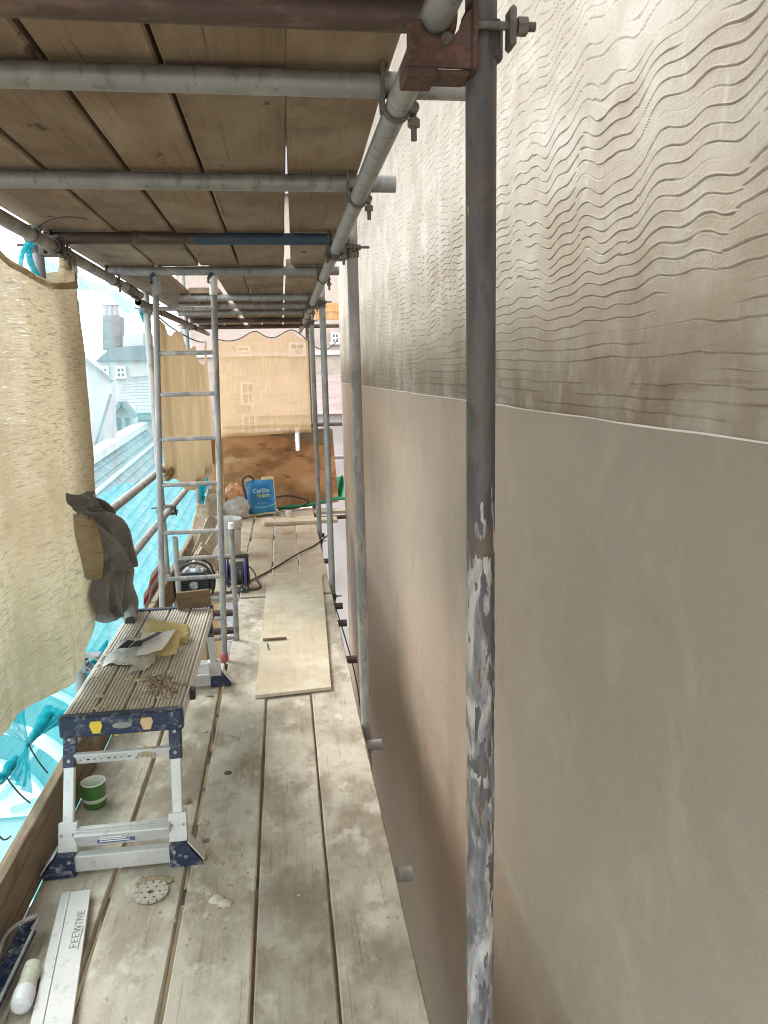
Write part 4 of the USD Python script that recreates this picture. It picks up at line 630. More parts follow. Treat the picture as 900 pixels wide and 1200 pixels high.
one('mortar_dirt', [lump((-0.503+0.05*math.cos(a), 2.325+0.03*math.sin(a), 0.003), RNG.uniform(0.006, 0.014), i, (1.5, 1.2, 0.4), 1) for i, a in enumerate(np.linspace(0.2, 3.0, 16))], 'mortar_dirt', 'crumbled dirt banked against the edge of the cutting disc', 'dirt')

# ---- crumbs and lumps on the deck
crumbs = []
for k in range(230):
    if k < 80: x, y = RNG.normal(-0.30, 0.06), RNG.normal(2.28, 0.16)
    elif k < 130: x, y = RNG.normal(-0.55, 0.16), RNG.normal(2.42, 0.25)
    else: x, y = RNG.uniform(-0.85, 0.28), RNG.uniform(1.5, 4.2)
    gap = any(abs(x-(DECK[i][1]+DECK[i+1][0])/2) < 0.016 for i in range(4))
    if not gap and -0.86 < x < 0.29: crumbs.append(lump((x, y, 0.002), abs(RNG.normal(0, 0.0019))+0.0009, k, (1.3, 1.1, 0.55), 1))
one('plaster_crumbs', crumbs, 'plaster_lump', 'plaster crumbs scattered over the near deck boards', 'crumbs', kind='stuff')
one('dirt_scatter', [lump((RNG.normal(-0.305, 0.04), RNG.normal(2.24, 0.13), 0.0), RNG.uniform(0.002, 0.007), k, (1.6, 2.0, 0.28), 1) for k in range(75)], 'mortar_dirt', 'loose brown dirt beside the gap in the middle of the near deck', 'dirt', kind='stuff')
for px, py, r, mt, lab in ((267, 906, .013, 'dark_stone', 'small dark stone on the board in the middle of the deck'), (254, 1054, .020, 'plaster_lump', 'pale plaster lump in the dirt patch, nearest of a pair to the gap'), (264, 1058, .019, 'plaster_lump', 'pale plaster lump in the dirt patch, nearest of a pair to the wall'), (238, 965, .017, 'plaster_lump', 'flat pale plaster chip beside the platform foot'), (241, 985, .011, 'mortar_dirt', 'brown crumb just below the flat plaster chip'), (218, 939, .016, 'mortar_dirt', 'brown lump beside the near leg of the platform'), (240, 857, .010, 'plaster_lump', 'tiny pale chip on the board near the platform latch'), (246, 815, .014, 'mortar_dirt', 'brown lump by the far foot of the platform')):
    one('plaster_lump' if mt == 'plaster_lump' else 'stone', lump(at(px, py, Z=0.003), r, int(px), (1.2, 1.0, 0.55)), mt, lab, 'lump' if mt != 'dark_stone' else 'stone', 'lumps lying on the deck')
for (pa, pb, lab) in (((268, 862), (281, 868), 'thin twig like sliver lying across the board gap'), ((283, 884), (306, 888), 'thin sliver beside the wide gap in the deck')):
    one('wood_sliver', bar((*at(*pa, Z=0)[:2], 0.004), (*at(*pb, Z=0)[:2], 0.004), 0.004, 0.004, bev=0.001), 'offcut_wood', lab, 'splinter')

# ---- plywood sheet on the deck
c = [at(299, 815, Z=0.022), at(388, 805, Z=0.022), at(377, 671, Z=0.022), at(314, 672, Z=0.022)]
pm = trimesh.creation.extrude_polygon(Polygon([q[:2] for q in c]), 0.018, engine='earcut'); pm.apply_translation((0, 0, 0.005))
ps = thing('plywood_sheet', 'long narrow plywood sheet lying on the deck', 'plywood sheet', (0, 5, 0.004)); part(ps, 'sheet', pm, 'plywood')
one('timber_offcut', bar((*at(308, 750, Z=.03)[:2], 0.033), (*at(336, 748, Z=.03)[:2], 0.033), 0.018, 0.012), 'dark_offcut', 'short dark stick lying across the plywood sheet', 'timber offcut', 'timber offcuts')
one('timber_offcut', bar((*at(313, 753, Z=.03)[:2], 0.028), (*at(315, 761, Z=.03)[:2], 0.028), 0.008, 0.005), 'dark_offcut', 'tiny sliver below the stick on the plywood sheet', 'timber offcut', 'timber offcuts')

# ---- hessian and netting
def curtain(path, ztop, zbot, nv, disp=0.012, seed=0, thick=0.0, sway=None):
    p = np.array(path, float); s = np.r_[0, np.cumsum(np.linalg.norm(np.diff(p, axis=0), axis=1))]; n = int(s[-1]/0.012); u = np.linspace(0, s[-1], n)
    from scipy.interpolate import CubicSpline
    xy = CubicSpline(s, p)(u); t = np.gradient(xy, axis=0); t /= np.linalg.norm(t, axis=1, keepdims=True); nm = np.c_[t[:, 1], -t[:, 0]]
    from scipy.interpolate import PchipInterpolator as PI
    zt, zb = PI(np.array(ztop)[:, 0]*s[-1], np.array(ztop)[:, 1])(u), PI(np.array(zbot)[:, 0]*s[-1], np.array(zbot)[:, 1])(u)
    v = np.linspace(0, 1, nv); Z = zt[:, None]*(1-v)+zb[:, None]*v; U, V = np.meshgrid(u, v, indexing='ij')
    w = disp*(fbm(np.stack([U*5, Z*1.1, 0*U+seed], -1), 3, seed)-0.5)*2+0.5*disp*(fbm(np.stack([U*16, Z*9, 0*U+seed+3], -1), 3, seed+1)-0.5)
    P = np.stack([xy[:, 0, None]+nm[:, 0, None]*w, xy[:, 1, None]+nm[:, 1, None]*w, Z], -1)
    if sway is not None: P = P+sway(U/s[-1], V, P)
    return grid(P, thick)
hs = thing('hessian_sheet', 'large loosely woven hessian sheet hung on the open side in the near corner', 'hessian sheet', (-0.87, 2.0, 0.55))
def bulge(u, v, P):
    d = np.zeros_like(P); k = np.sin(np.pi*np.clip(v, 0, 1)); d[..., 0] = 0.008*k*np.clip((P[..., 1]-2.2)/0.8, 0, 1)*np.clip((3.7-P[..., 1])/0.3, 0, 1); d[..., 1] = -0.06*np.clip(v-0.7, 0, 1)**2*4*np.clip((P[..., 1]-3.0)/0.4, 0, 1); return d
part(hs, 'cloth', curtain([(-0.99, 3.18), (-0.985, 3.32), (-0.95, 3.42), (-0.895, 3.455), (-0.838, 3.40), (-0.828, 3.25), (-0.836, 3.0), (-0.850, 2.75), (-0.89, 2.5), (-0.862, 2.2), (-0.885, 1.8), (-0.85, 1.3), (-0.83, 0.8), (-0.85, 0.2)],
     [(0, 2.02), (0.07, 2.10), (0.12, 2.13), (0.155, 2.045), (0.22, 2.015), (0.29, 2.04), (0.36, 2.12), (0.43, 2.03), (0.50, 2.02), (0.6, 2.1), (0.7, 2.03), (0.85, 2.1), (1, 2.05)],
     [(0, 1.05), (0.06, 0.95), (0.11, 0.84), (0.15, 0.72), (0.19, 0.60), (0.24, 0.535), (0.30, 0.545), (0.38, 0.60), (0.46, 0.655), (0.6, 0.7), (0.8, 0.68), (1, 0.66)], 150, 0.024, 3, sway=bulge), 'hessian', smooth=True)
part(hs, 'hem', curtain([(-0.90, 3.462), (-0.833, 3.405), (-0.823, 3.25), (-0.831, 3.0), (-0.845, 2.75), (-0.885, 2.5), (-0.857, 2.2), (-0.88, 1.9)], [(0, 2.14), (0.05, 2.10), (0.12, 2.05), (0.3, 2.02), (0.5, 2.045), (0.62, 2.12), (0.8, 2.04), (1, 2.05)], [(0, 2.05), (0.05, 2.04), (0.12, 2.02), (0.3, 1.995), (0.5, 2.02), (0.62, 2.08), (0.8, 2.015), (1, 2.02)], 6, 0.008, 5), 'hessian', smooth=True)
part(hs, 'knot', [lump((-0.866, 3.44, 2.155), 0.034, 4, (0.9, 0.9, 1.5)), ruled([(-0.90, 3.45, 2.18), (-0.905, 3.42, 2.10), (-0.90, 3.36, 2.04)], [(-0.845, 3.45, 2.19), (-0.83, 3.42, 2.10), (-0.83, 3.33, 2.02)], 10, 16, lambda u, v, P: np.stack([0.012*np.sin(u*9), 0*u, 0*u], -1))], 'hessian', smooth=True)
one('hessian_scrap', ruled([at(86, 602, X=-.82), at(86, 624, X=-.82), at(92, 652, X=-.82), at(99, 678, X=-.83)], [at(96, 606, X=-.80), at(108, 625, X=-.79), at(110, 645, X=-.79), at(102, 680, X=-.82)], 24, 34, lambda u, v, P: np.stack([0.055*np.sin(np.pi*u)+0.006*np.sin(u*9+v*3), 0*u, 0*u], -1)), 'hessian', 'folded brown hessian scrap between the hanging hessian and the grey coat', 'hessian scrap')
one('net_strap', [tube_path([(-0.905, 3.16, 2.19), (-0.93, 3.14, 2.13), (-0.915, 3.17, 2.05), (-0.90, 3.2, 1.98)], 0.012, 6, 14), tube_path([(-0.905, 3.12, 2.18), (-0.945, 3.10, 2.12), (-0.95, 3.14, 2.04)], 0.009, 6, 12)], 'net_bunch', 'twist of turquoise netting tied round the pole top above the near hessian', 'netting strip')
part2 = thing('hessian_sheet', 'narrow brown hessian strip hung between the tall ladder and the far end', 'hessian sheet', (-0.87, 7.4, 0.65))
part(part2, 'cloth', curtain([(-0.84, 5.42), (-0.81, 5.75), (-0.835, 6.05), (-0.84, 6.4), (-0.815, 6.8), (-0.845, 7.2), (-0.81, 7.6), (-0.84, 8.0), (-0.81, 8.4), (-0.84, 8.8), (-0.83, 9.0)],
     [(0, 2.08), (0.06, 2.03), (0.12, 1.985), (0.2, 1.975), (0.28, 2.02), (0.34, 2.03), (0.42, 1.95), (0.5, 1.90), (0.57, 1.94), (0.63, 1.95), (0.72, 1.83), (0.8, 1.78), (0.9, 1.88), (1, 2.06)],
     [(0, 0.94), (0.05, 0.93), (0.12, 0.88), (0.2, 0.80), (0.32, 0.70), (0.45, 0.64), (0.6, 0.61), (0.75, 0.60), (0.88, 0.64), (1, 0.78)], 70, 0.016, 8), 'hessian_drape', smooth=True)
part(part2, 'bunched_corner', [lump((-0.835, 5.52, 0.99), 0.045, 6, (0.9, 1.5, 0.9)), lump((-0.84, 5.45, 0.96), 0.03, 7, (0.9, 1.3, 0.9))], 'hessian_drape', smooth=True)
one('hanging_line', tube_path([(-0.87, 5.75, 2.10), (-0.865, 6.5, 2.05), (-0.865, 7.3, 2.03), (-0.86, 8.1, 2.02), (-0.86, 9.1, 2.05)], 0.006, 6, 40), 'cord', 'sagging dark line that carries the narrow hessian strip', 'cord')
scr = thing('hessian_sheet', 'thin see-through hessian screen across the far end with windows showing through', 'hessian sheet', (-0.2, 9.33, 1.0))
part(scr, 'cloth', curtain([(-0.80, 9.33), (-0.5, 9.345), (-0.2, 9.325), (0.05, 9.345), (0.33, 9.33)], [(0, 2.10), (0.14, 2.06), (0.30, 2.10), (0.46, 2.165), (0.56, 2.10), (0.66, 2.09), (0.82, 2.175), (0.9, 2.10), (1, 2.08)], [(0, 0.92), (0.5, 0.94), (1, 0.95)], 60, 0.012, 11), 'hessian_screen', smooth=True)
part(scr, 'top_cord', tube_path([(-0.80, 9.32, 2.11), (-0.62, 9.32, 2.065), (-0.45, 9.325, 2.10), (-0.28, 9.325, 2.17), (-0.17, 9.32, 2.11), (-0.05, 9.32, 2.10), (0.125, 9.32, 2.18), (0.3, 9.32, 2.08), (0.7, 9.32, 2.075)], 0.006, 6, 70), 'cord')

def net_sheet(x, y0, y1, ztop, zbot, ny, nz, amp, seed):
    ys = np.linspace(y0, y1, ny); v = np.linspace(0, 1, nz); zt = ztop(ys); Z = zt[:, None]*(1-v)+zbot*v; Y = np.repeat(ys[:, None], nz, 1)
    k = fbm(np.stack([Y*0.9+Z*0.25, Z*0.35, 0*Y+seed], -1), 3, seed)
    X = x+amp*(k-0.5)*2+0.010*np.sin(Y*5+Z*1.6+3*k)+0.0025*np.sin((Y+Z*0.5)*15+4*k)
    return grid(np.stack([X, Y, Z], -1))
nt = thing('debris_net', 'turquoise debris netting hung along the whole open side', 'debris netting', (-1.05, 5, -2.5))
part(nt, 'upper_net', net_sheet(-1.06, 0.2, 9.7, lambda y: 2.19+0.02*np.sin(y*5), -6.9, 160, 130, 0.05, 3), 'net', smooth=True)
part(nt, 'lower_net', net_sheet(-1.02, 0.3, 9.6, lambda y: 0.98+0.05*np.sin(y*3.1), -6.8, 160, 110, 0.03, 6), 'net_double', smooth=True)
part(nt, 'top_hem', [ruled([(-1.03, y, 2.20+0.01*math.sin(y*4)) for y in np.linspace(3.4, 5.9, 12)], [(-1.03+0.02*math.sin(y*3), y, 2.13+0.03*math.sin(y*4.3)) for y in np.linspace(3.4, 5.9, 12)], 6, 60)], 'net_bunch', smooth=True)
def twist(a, b, r0, r1, seed, n=28):
    a, b = np.array(a), np.array(b); s = np.linspace(0, 1, n); pts = a+(b-a)*s[:, None]; pts += (fbm(np.c_[s*4, s*0+seed, s*0], 2, seed)-0.5)[:, None]*np.array((0.02, 0.05, 0.03))
    t = tube_path(pts, r0+(r1-r0)*s+0.012*np.sin(np.pi*s), 12); v = t.vertices; t.vertices = v+(noise(v*np.array((60, 60, 14)), seed)-0.5)[:, None]*np.array((0.016, 0.026, 0.012)); return t
K1, K2 = at(33, 871, X=-0.955), at(6, 908, X=-0.955)
def fan(apex, e0, e1, folds, seed, amp=0.02):
    """Netting gathered to a knot: a pleated fan from apex to the edge e0-e1."""
    apex, e0, e1 = map(np.array, (apex, e0, e1)); u, v = np.meshgrid(np.linspace(0, 1, 60), np.linspace(0, 1, 24), indexing='ij'); u, v = u[..., None], v[..., None]
    e = e0*(1-u)+e1*u; P = apex+(e-apex)*(0.03+0.97*v); n = np.cross(e0-apex, e1-apex); n /= np.linalg.norm(n)
    ph = fbm(np.concatenate([u*4, v*1.5, 0*u+seed], -1), 3, seed)[..., None]
    return grid(P+n*amp*v*np.sin(folds*2*np.pi*u+5*ph)+np.array((0, 0, -0.05))*(v*(1-v))*ph)
knot = lambda m: part(nt, 'gathered_knot', m, 'net_bunch', smooth=True)
knot(fan(K1, at(52, 826, X=-0.955), at(84, 836, X=-0.955), 4, 3, 0.02)); knot(fan(K1, at(-12, 846, X=-0.975), at(30, 822, X=-0.975), 3, 4, 0.012)); knot(fan(K1, at(5, 905, X=-0.96), at(34, 930, X=-0.97), 4, 5, 0.012)); knot(fan(K2, at(-25, 885, X=-0.96), at(-20, 930, X=-0.96), 4, 6, 0.015))
knot(twist(at(60, 833, X=-0.95), K1, 0.012, 0.005, 3)); knot(twist(at(14, 893, X=-0.95), K2, 0.007, 0.005, 8))
knot(twist(at(233, 560, X=-0.93), at(236, 600, X=-0.93), 0.03, 0.05, 9)); knot(twist(at(243, 552, X=-0.93), at(234, 585, X=-0.93), 0.02, 0.03, 10))
knot(twist(at(168, 362, X=-0.95), at(172, 375, X=-0.95), 0.03, 0.02, 13)); knot(twist(at(108, 776, X=-0.95), at(110, 790, X=-0.95), 0.012, 0.016, 14)); knot(twist(at(125, 752, X=-0.96), at(110, 780, X=-0.95), 0.004, 0.006, 15))
for (a, b, lab) in ((K1, (-0.93, 2.72, 0.225), 'dark cord from the farther net knot to the toe board'), (K2, (-0.93, 2.52, 0.225), 'dark cord from the nearer net knot to the toe board'), (at(0, 980, X=-0.95), (-0.93, 2.33, 0.225), 'dark cord tying the net to the toe board nearest the picture edge')):
    a, b = np.array(a), np.array(b); one('net_tie_cord', tube_path([a, (a+b)/2-np.array((0, 0, 0.012)), b], 0.0028, 6, 14), 'cord', lab, 'cord', 'cords tying the net down')

# ---- grey coat on the guard rail
ct = thing('grey_coat', 'creased grey coat hung over the upper guard rail beside the near hessian', 'coat', (-0.83, 3.5, 0.4))
XC = -0.825
def fold(a, f1, f2, ph): return lambda u, v, P: np.stack([a*(1.6-2.6*np.abs(np.sin(0.5*(u*f1+v*f2*2+ph))))+0.5*a*(1-2*np.abs(np.sin(u*f1*1.1-v*3+ph*2)))+0.012*(fbm(np.stack([u*4, v*6, 0*u+ph], -1), 3, 71)-0.5)+0.03*np.sin(np.pi*u), 0*u, 0.4*a*np.sin(u*f1*1.3+v*4+ph)], -1)
part(ct, 'body', ruled([at(x, y, X=XC) for x, y in ((94, 586), (112, 622), (112, 658), (103, 696), (127, 728))], [at(x, y, X=XC) for x, y in ((106, 586), (136, 620), (144, 655), (143, 690), (134, 722))], 44, 60, fold(0.016, 15, 2.0, 0.3), 0.006), 'grey_cloth', smooth=True)
part(ct, 'sleeve', ruled([at(x, y, X=XC+.01) for x, y in ((128, 640), (138, 672), (140, 700), (142, 720))], [at(x, y, X=XC+.01) for x, y in ((142, 640), (149, 672), (154, 700), (158, 728))], 24, 44, lambda u, v, P: np.stack([0.045*np.sin(np.pi*u)+0.008*np.sin(v*15+u*4), 0*u, 0*u], -1), 0.006), 'grey_cloth', smooth=True)
part(ct, 'front_flap', ruled([at(x, y, X=XC+.04) for x, y in ((84, 584), (92, 600), (106, 622), (122, 652), (131, 672))], [at(x, y, X=XC+.04) for x, y in ((103, 585), (112, 591), (132, 602), (148, 634), (156, 661))], 44, 60, fold(0.018, 11, -2.5, 1.1), 0.007), 'grey_cloth', smooth=True)
part(ct, 'collar', ruled([at(x, y, X=XC+.05) for x, y in ((84, 579), (84, 590), (93, 603))], [at(x, y, X=XC+.03) for x, y in ((105, 577), (104, 590), (112, 597))], 26, 24, fold(0.014, 9, 3, 2.1), 0.007), 'grey_cloth', smooth=True)
cf = part(ct, 'cuff', [tube_path([at(148, 712, X=XC+.03), at(151, 722, X=XC+.03), at(153, 731, X=XC+.03)], (0.035, 0.036, 0.034), 14)], 'pale_lining', smooth=True)
sub(cf, 'cuff_lining', [tube_path([at(152, 728, X=XC+.045), at(155, 733, X=XC+.045)], 0.024, 12)], 'print_black')

# ---- things at the far end
rd = thing('site_radio', 'black rugged radio in a tubular frame on the deck behind the ladders', 'radio', (-0.735, 5.76, 0))
part(rd, 'body', [box(-0.865, -0.610, 5.68, 5.82, 0.035, 0.165, 0.02), box(-0.845, -0.63, 5.69, 5.81, 0.15, 0.19, 0.015)], 'black_plastic')
part(rd, 'front_grille', [bar((-0.850, 5.677, 0.05+0.016*i), (-0.625, 5.677, 0.05+0.016*i), 0.008, 0.006) for i in range(7)], 'black_plastic')
part(rd, 'dial', rod((-0.735, 5.68, 0.10), (-0.735, 5.664, 0.10), 0.032, 24), 'print_grey'); part(rd, 'dial_ring', ring(0.031, 0.038, 0.012, 0, 2*math.pi-0.01, 'y', (-0.735, 5.672, 0.10), 30), 'black_plastic')
part(rd, 'top_panel', [box(-0.82, -0.66, 5.70, 5.79, 0.185, 0.205, 0.008), box(-0.80, -0.77, 5.69, 5.76, 0.2, 0.225, 0.006), box(-0.72, -0.69, 5.69, 5.76, 0.2, 0.23, 0.006)], 'silver_plastic')
for y in (5.685, 5.815): part(rd, 'frame_tube', tube_path([(-0.87, y, 0.03), (-0.872, y, 0.17), (-0.84, y, 0.225), (-0.80, y, 0.255), (-0.67, y, 0.258), (-0.63, y, 0.23), (-0.60, y, 0.17), (-0.602, y, 0.03)], 0.0095, 8, 40), 'black_plastic')
for x in (-0.872, -0.602): part(rd, 'frame_tube', rod((x, 5.685, 0.03), (x, 5.815, 0.03), 0.0095, 10), 'black_plastic')
part(rd, 'handle', rod((-0.735, 5.685, 0.257), (-0.735, 5.815, 0.257), 0.014, 12), 'silver_plastic')
rl = thing('cable_reel', 'purple and black cable reel standing behind the ladder foot', 'cable reel', (-0.43, 5.84, 0))
def axx(prof, x): m = rot(lathe(prof, 32), 90, (0, 1, 0)); m.apply_translation((x, 5.85, 0.135)); return m
part(rl, 'drum', axx([(0, -0.055), (0.06, -0.055), (0.085, -0.05), (0.088, 0.05), (0.06, 0.055), (0, 0.055)], -0.42), 'cable_black')
for x in (-0.49, -0.355): part(rl, 'flange', axx([(0.02, -0.006), (0.115, -0.006), (0.120, 0), (0.115, 0.006), (0.02, 0.006)], x), 'purple_plastic')
part(rl, 'socket_panel', [box(-0.352, -0.342, 5.79, 5.91, 0.09, 0.18, 0.004)], 'purple_plastic')
part(rl, 'stand', [tube_path([(x, 5.73, 0.012), (x, 5.83, 0.13), (x, 5.86, 0.26)], 0.009, 7, 12) for x in (-0.51, -0.335)]+[tube_path([(x, 5.97, 0.012), (x, 5.87, 0.13)], 0.009, 7, 8) for x in (-0.51, -0.335)]+[rod((-0.51, 5.73, 0.012), (-0.335, 5.73, 0.012), 0.009, 8), rod((-0.51, 5.97, 0.012), (-0.335, 5.97, 0.012), 0.009, 8)], 'black_plastic')
part(rl, 'handle', rod((-0.52, 5.86, 0.262), (-0.325, 5.86, 0.262), 0.016, 12), 'black_plastic')
def onfloor(pts, z=0.012): return [np.array((*at(a, b, Z=0)[:2], z+(h[0] if h else 0))) for a, b, *h in pts]
one('extension_cable', tube_path(onfloor([(289, 672, .06), (298, 676, .03), (302, 683), (300, 692), (290, 693), (284, 688), (290, 684), (304, 677), (330, 662), (352, 650, .008), (366, 642), (380, 632), (386, 627)]), 0.0075, 7, 130), 'cable_black', 'dark extension cable running from the reel across the deck to the wall edge', 'cable')
one('hanging_cable', tube_path([(0.31, 7.75, 0.01), (0.34, 7.4, -0.3), (0.50, 7.0, -0.9), (0.58, 6.5, -1.6)], 0.006, 6, 24), 'cable_black', 'thin dark cable hanging off the deck edge toward the wall', 'cable')
bk = thing('plaster_bucket', 'white plaster splashed bucket standing behind the ladders', 'bucket', (-0.60, 7.05, 0))
BC = (-0.60, 7.05, 0.0)
part(bk, 'pail', lathe([(0, 0.004), (0.132, 0.004), (0.138, 0.012), (0.160, 0.32), (0.166, 0.322), (0.168, 0.345), (0.160, 0.346), (0.153, 0.318), (0.134, 0.016), (0, 0.014)], 40, BC), 'white_plastic')
part(bk, 'rim_band', lathe([(0.157, 0.262), (0.167, 0.264), (0.167, 0.27), (0.159, 0.274)], 40, BC), 'white_plastic')
part(bk, 'contents', lathe([(0, 0.30), (0.10, 0.297), (0.152, 0.29), (0.10, 0.27), (0, 0.27)], 30, BC), 'offcut_wood')
part(bk, 'handle', tube_path([(-0.60+0.168*math.cos(t), 7.05-0.02-0.06*math.sin(t), 0.31-0.13*math.sin(t)) for t in np.linspace(0.05, math.pi-0.05, 20)], 0.004, 6), 'dusty_galvanised')
offs = [((-0.86, 6.55, 0.02), (-0.66, 6.75, 0.42), 0.10, 0.022, 'pale board offcut leaning beside the bucket, longest of the pile'), ((-0.82, 6.35, 0.02), (-0.62, 6.7, 0.30), 0.09, 0.025, 'pale board offcut lying against the bucket'), ((-0.84, 6.15, 0.02), (-0.70, 6.45, 0.22), 0.13, 0.02, 'short wide offcut nearest the radio'), ((-0.74, 6.2, 0.25), (-0.60, 6.45, 0.03), 0.07, 0.024, 'narrow offcut crossing in front of the bucket'), ((-0.90, 6.95, 0.02), (-0.80, 7.25, 0.45), 0.12, 0.022, 'offcut standing behind the bucket against the net'), ((-0.88, 7.9, 0.02), (-0.76, 8.1, 0.46), 0.16, 0.022, 'pale wedge of board standing by the orange post')]
for a, b, w, t, lab in offs: one('timber_offcut', bar(a, b, w, t, up=(0.4, -1, 0.2)), 'offcut_wood', lab, 'timber offcut', 'timber offcuts')
one('brick', bar((-0.52, 6.30, 0.034), (-0.40, 6.33, 0.034), 0.10, 0.065, bev=0.004), 'rusty_steel', 'small reddish brown block beside the bucket', 'brick')
one('timber_post', box(-0.835, -0.715, 8.80, 8.845, 0.0, 0.955, 0.003), 'fresh_timber', 'orange timber post beside the clear sack at the far end', 'timber post')
hb = thing('hardboard_sheet', 'wide stained brown hardboard sheet standing across the far end', 'hardboard sheet', (-0.1, 9.38, 0))
hp = Polygon([(-0.93, 0.015), (-0.90, 0.94), (-0.6, 0.975), (-0.2, 0.965), (0.120, 0.985), (0.128, 0.73), (0.182, 0.725), (0.186, 0.99), (0.590, 0.975), (0.640, 0.06), (0.2, 0.02)])
hm = sweep_poly(hp, 9.375, 9.381); part(hb, 'sheet', hm, 'hardboard', smooth=False)
part(hb, 'upper_strip', sweep_poly(Polygon([(-0.6, 0.965), (-0.35, 0.95), (0.0, 0.90), (0.118, 0.86), (0.120, 0.99), (-0.2, 0.972)]), 9.366, 9.373), 'dark_offcut', smooth=False)
part(hb, 'upper_strip', sweep_poly(Polygon([(0.188, 0.84), (0.42, 0.79), (0.598, 0.77), (0.592, 0.985), (0.188, 0.995)]), 9.366, 9.373), 'dark_offcut', smooth=False)
one('green_netting', [tube_path([(-0.12, 9.22, 0.03), (0.05, 9.24, 0.05), (0.3, 9.3, 0.055), (0.52, 9.30, 0.10), (0.75, 9.3, 0.11)], 0.022, 8, 30), ruled([(0.60, 9.5, 0.35), (0.61, 9.5, 0.1)], [(0.72, 9.5, 0.38), (0.72, 9.5, 0.1)], 10, 16, lambda u, v, P: np.stack([0*u, 0.03*np.sin(u*9+v*5), 0*u], -1), 0.004)], 'green_hose', 'green netting and hose lying along the foot of the hardboard', 'netting')
for k, (pts, lab) in enumerate((([(296, 566, .42), (292, 558, .50), (286, 560, .47), (285, 570, .38), (288, 585, .2)], 'dark flex looped over the blue sack'), ([(318, 585, .12), (335, 581, .11), (350, 583, .1), (362, 588, .05), (352, 594, .02), (330, 596, .02), (318, 596, .02)], 'dark flex coiled at the foot of the hardboard'))):
    P = [np.array((at(a, b, Y=9.2 if k else 9.05)[0], 9.2 if k else 9.05, max(0.012, at(a, b, Y=9.2 if k else 9.05)[2]))) for a, b, h in pts]
    one('flex_cable', tube_path(P, 0.011, 6, 40), 'cable_black', lab, 'cable')
def pillow(w, h, d, seed, n=18):
    b = trimesh.creation.box((2, 2, 2)); 
    for _ in range(4): b = b.subdivide()
    v = b.vertices; x, y, z = v[:, 0], v[:, 1], v[:, 2]
    f = (1-np.abs(x)**6*0.75)*(1-np.abs(z)**6*0.7); y2 = y*f*(0.85+0.3*fbm(np.c_[x*1.4, z*1.4, y*0+seed], 3, seed))
    b.vertices = np.c_[x*w/2*(1-0.03*z**2), y2*d/2, (z+1)*h/2]; return b
sk = thing('plaster_sack', 'blue plaster sack with pale lettering leaning at the far end', 'plaster sack', (-0.30, 8.97, 0))
BL, BR, TL = np.array((-0.466, 8.93, 0.010)), np.array((-0.129, 8.96, 0.018)), np.array((-0.530, 9.06, 0.415))
ex = (BR-BL); W_ = np.linalg.norm(ex); ex = ex/W_; ez = TL-BL; ez -= ex*(ez@ex); H_ = np.linalg.norm(ez); ez = ez/H_; ey = np.cross(ez, ex)
def on_sack(m):
    m = m.copy(); Mx = np.eye(4); Mx[:3, 0], Mx[:3, 1], Mx[:3, 2], Mx[:3, 3] = ex, ey, ez, BL+ex*W_/2; m.apply_transform(Mx); return m
part(sk, 'paper_sack', on_sack(pillow(W_, H_, 0.13, 3)), 'sack_blue', smooth=60)
part(sk, 'bottom_seam', on_sack(tube_path([(x*W_/2, -0.02-0.015*math.cos(x*1.5), 0.012+0.006*math.sin(3*x)) for x in np.linspace(-0.98, 0.98, 20)], 0.012, 8)), 'sack_cream')
part(sk, 'top_flap', on_sack(box(0.02, 0.165, -0.03, 0.015, H_-0.012, H_+0.03, 0.008)), 'sack_cream'); part(sk, 'top_flap', on_sack(box(-0.165, -0.09, -0.02, 0.015, H_-0.015, H_+0.014, 0.006)), 'sack_cream')
part(sk, 'side_seam', on_sack(tube_path([(W_/2-0.012-0.004*math.sin(9*z), -0.03, z) for z in np.linspace(0.02, H_-0.02, 14)], 0.006, 6)), 'sack_cream')
def word(s, h, x, z, mt, nm, y=-0.078): t_ = rot(text_mesh(s, h, 0.003, True), 90, (1, 0, 0)); t_.apply_translation((x, y, z)); part(sk, nm, on_sack(t_), mt, smooth=False)
word('Carlite', 0.046, -0.098, 0.262, 'sack_print', 'lettering'); word('finish', 0.042, -0.055, 0.205, 'sack_print_green', 'lettering')
word('. . .', 0.05, -0.05, 0.130, 'sack_print', 'lettering')
part(sk, 'printed_curve', on_sack(tube_path([(x*W_/2, -0.066+0.03*abs(x)**5, 0.085+0.045*max(0, x)**2) for x in np.linspace(-0.6, 0.96, 20)], 0.0035, 6)), 'sack_print')
cs2 = thing('clear_sack', 'clear plastic sack with orange contents slumped between post and blue sack', 'plastic sack', (-0.62, 8.85, 0))
part(cs2, 'sack', lump((-0.60, 8.86, 0.12), 0.16, 5, (1.0, 0.8, 0.95), 3), 'clear_sack', smooth=True); part(cs2, 'orange_contents', lump((-0.615, 8.88, 0.28), 0.115, 8, (0.95, 0.7, 1.15), 3), 'orange_sack', smooth=True)
one('wood_block', bar((*at(318, 604, Z=0)[:2], 0.03), (*at(328, 604, Z=0)[:2], 0.03), 0.07, 0.05), 'offcut_wood', 'small wood block at the foot of the blue sack', 'wood block', 'small things by the blue sack')
one('paper_cup', lathe([(0, 0), (0.028, 0), (0.036, 0.07), (0.033, 0.07), (0, 0.01)], 20, (0.0, 8.85, 0.001)), 'white_plastic', 'little white cup between the blue sack and the crosswise board', 'cup')
tape = thing('warning_tape', 'red and white striped barrier tape hanging outside the toe board', 'barrier tape', (-0.99, 5.3, -0.1))
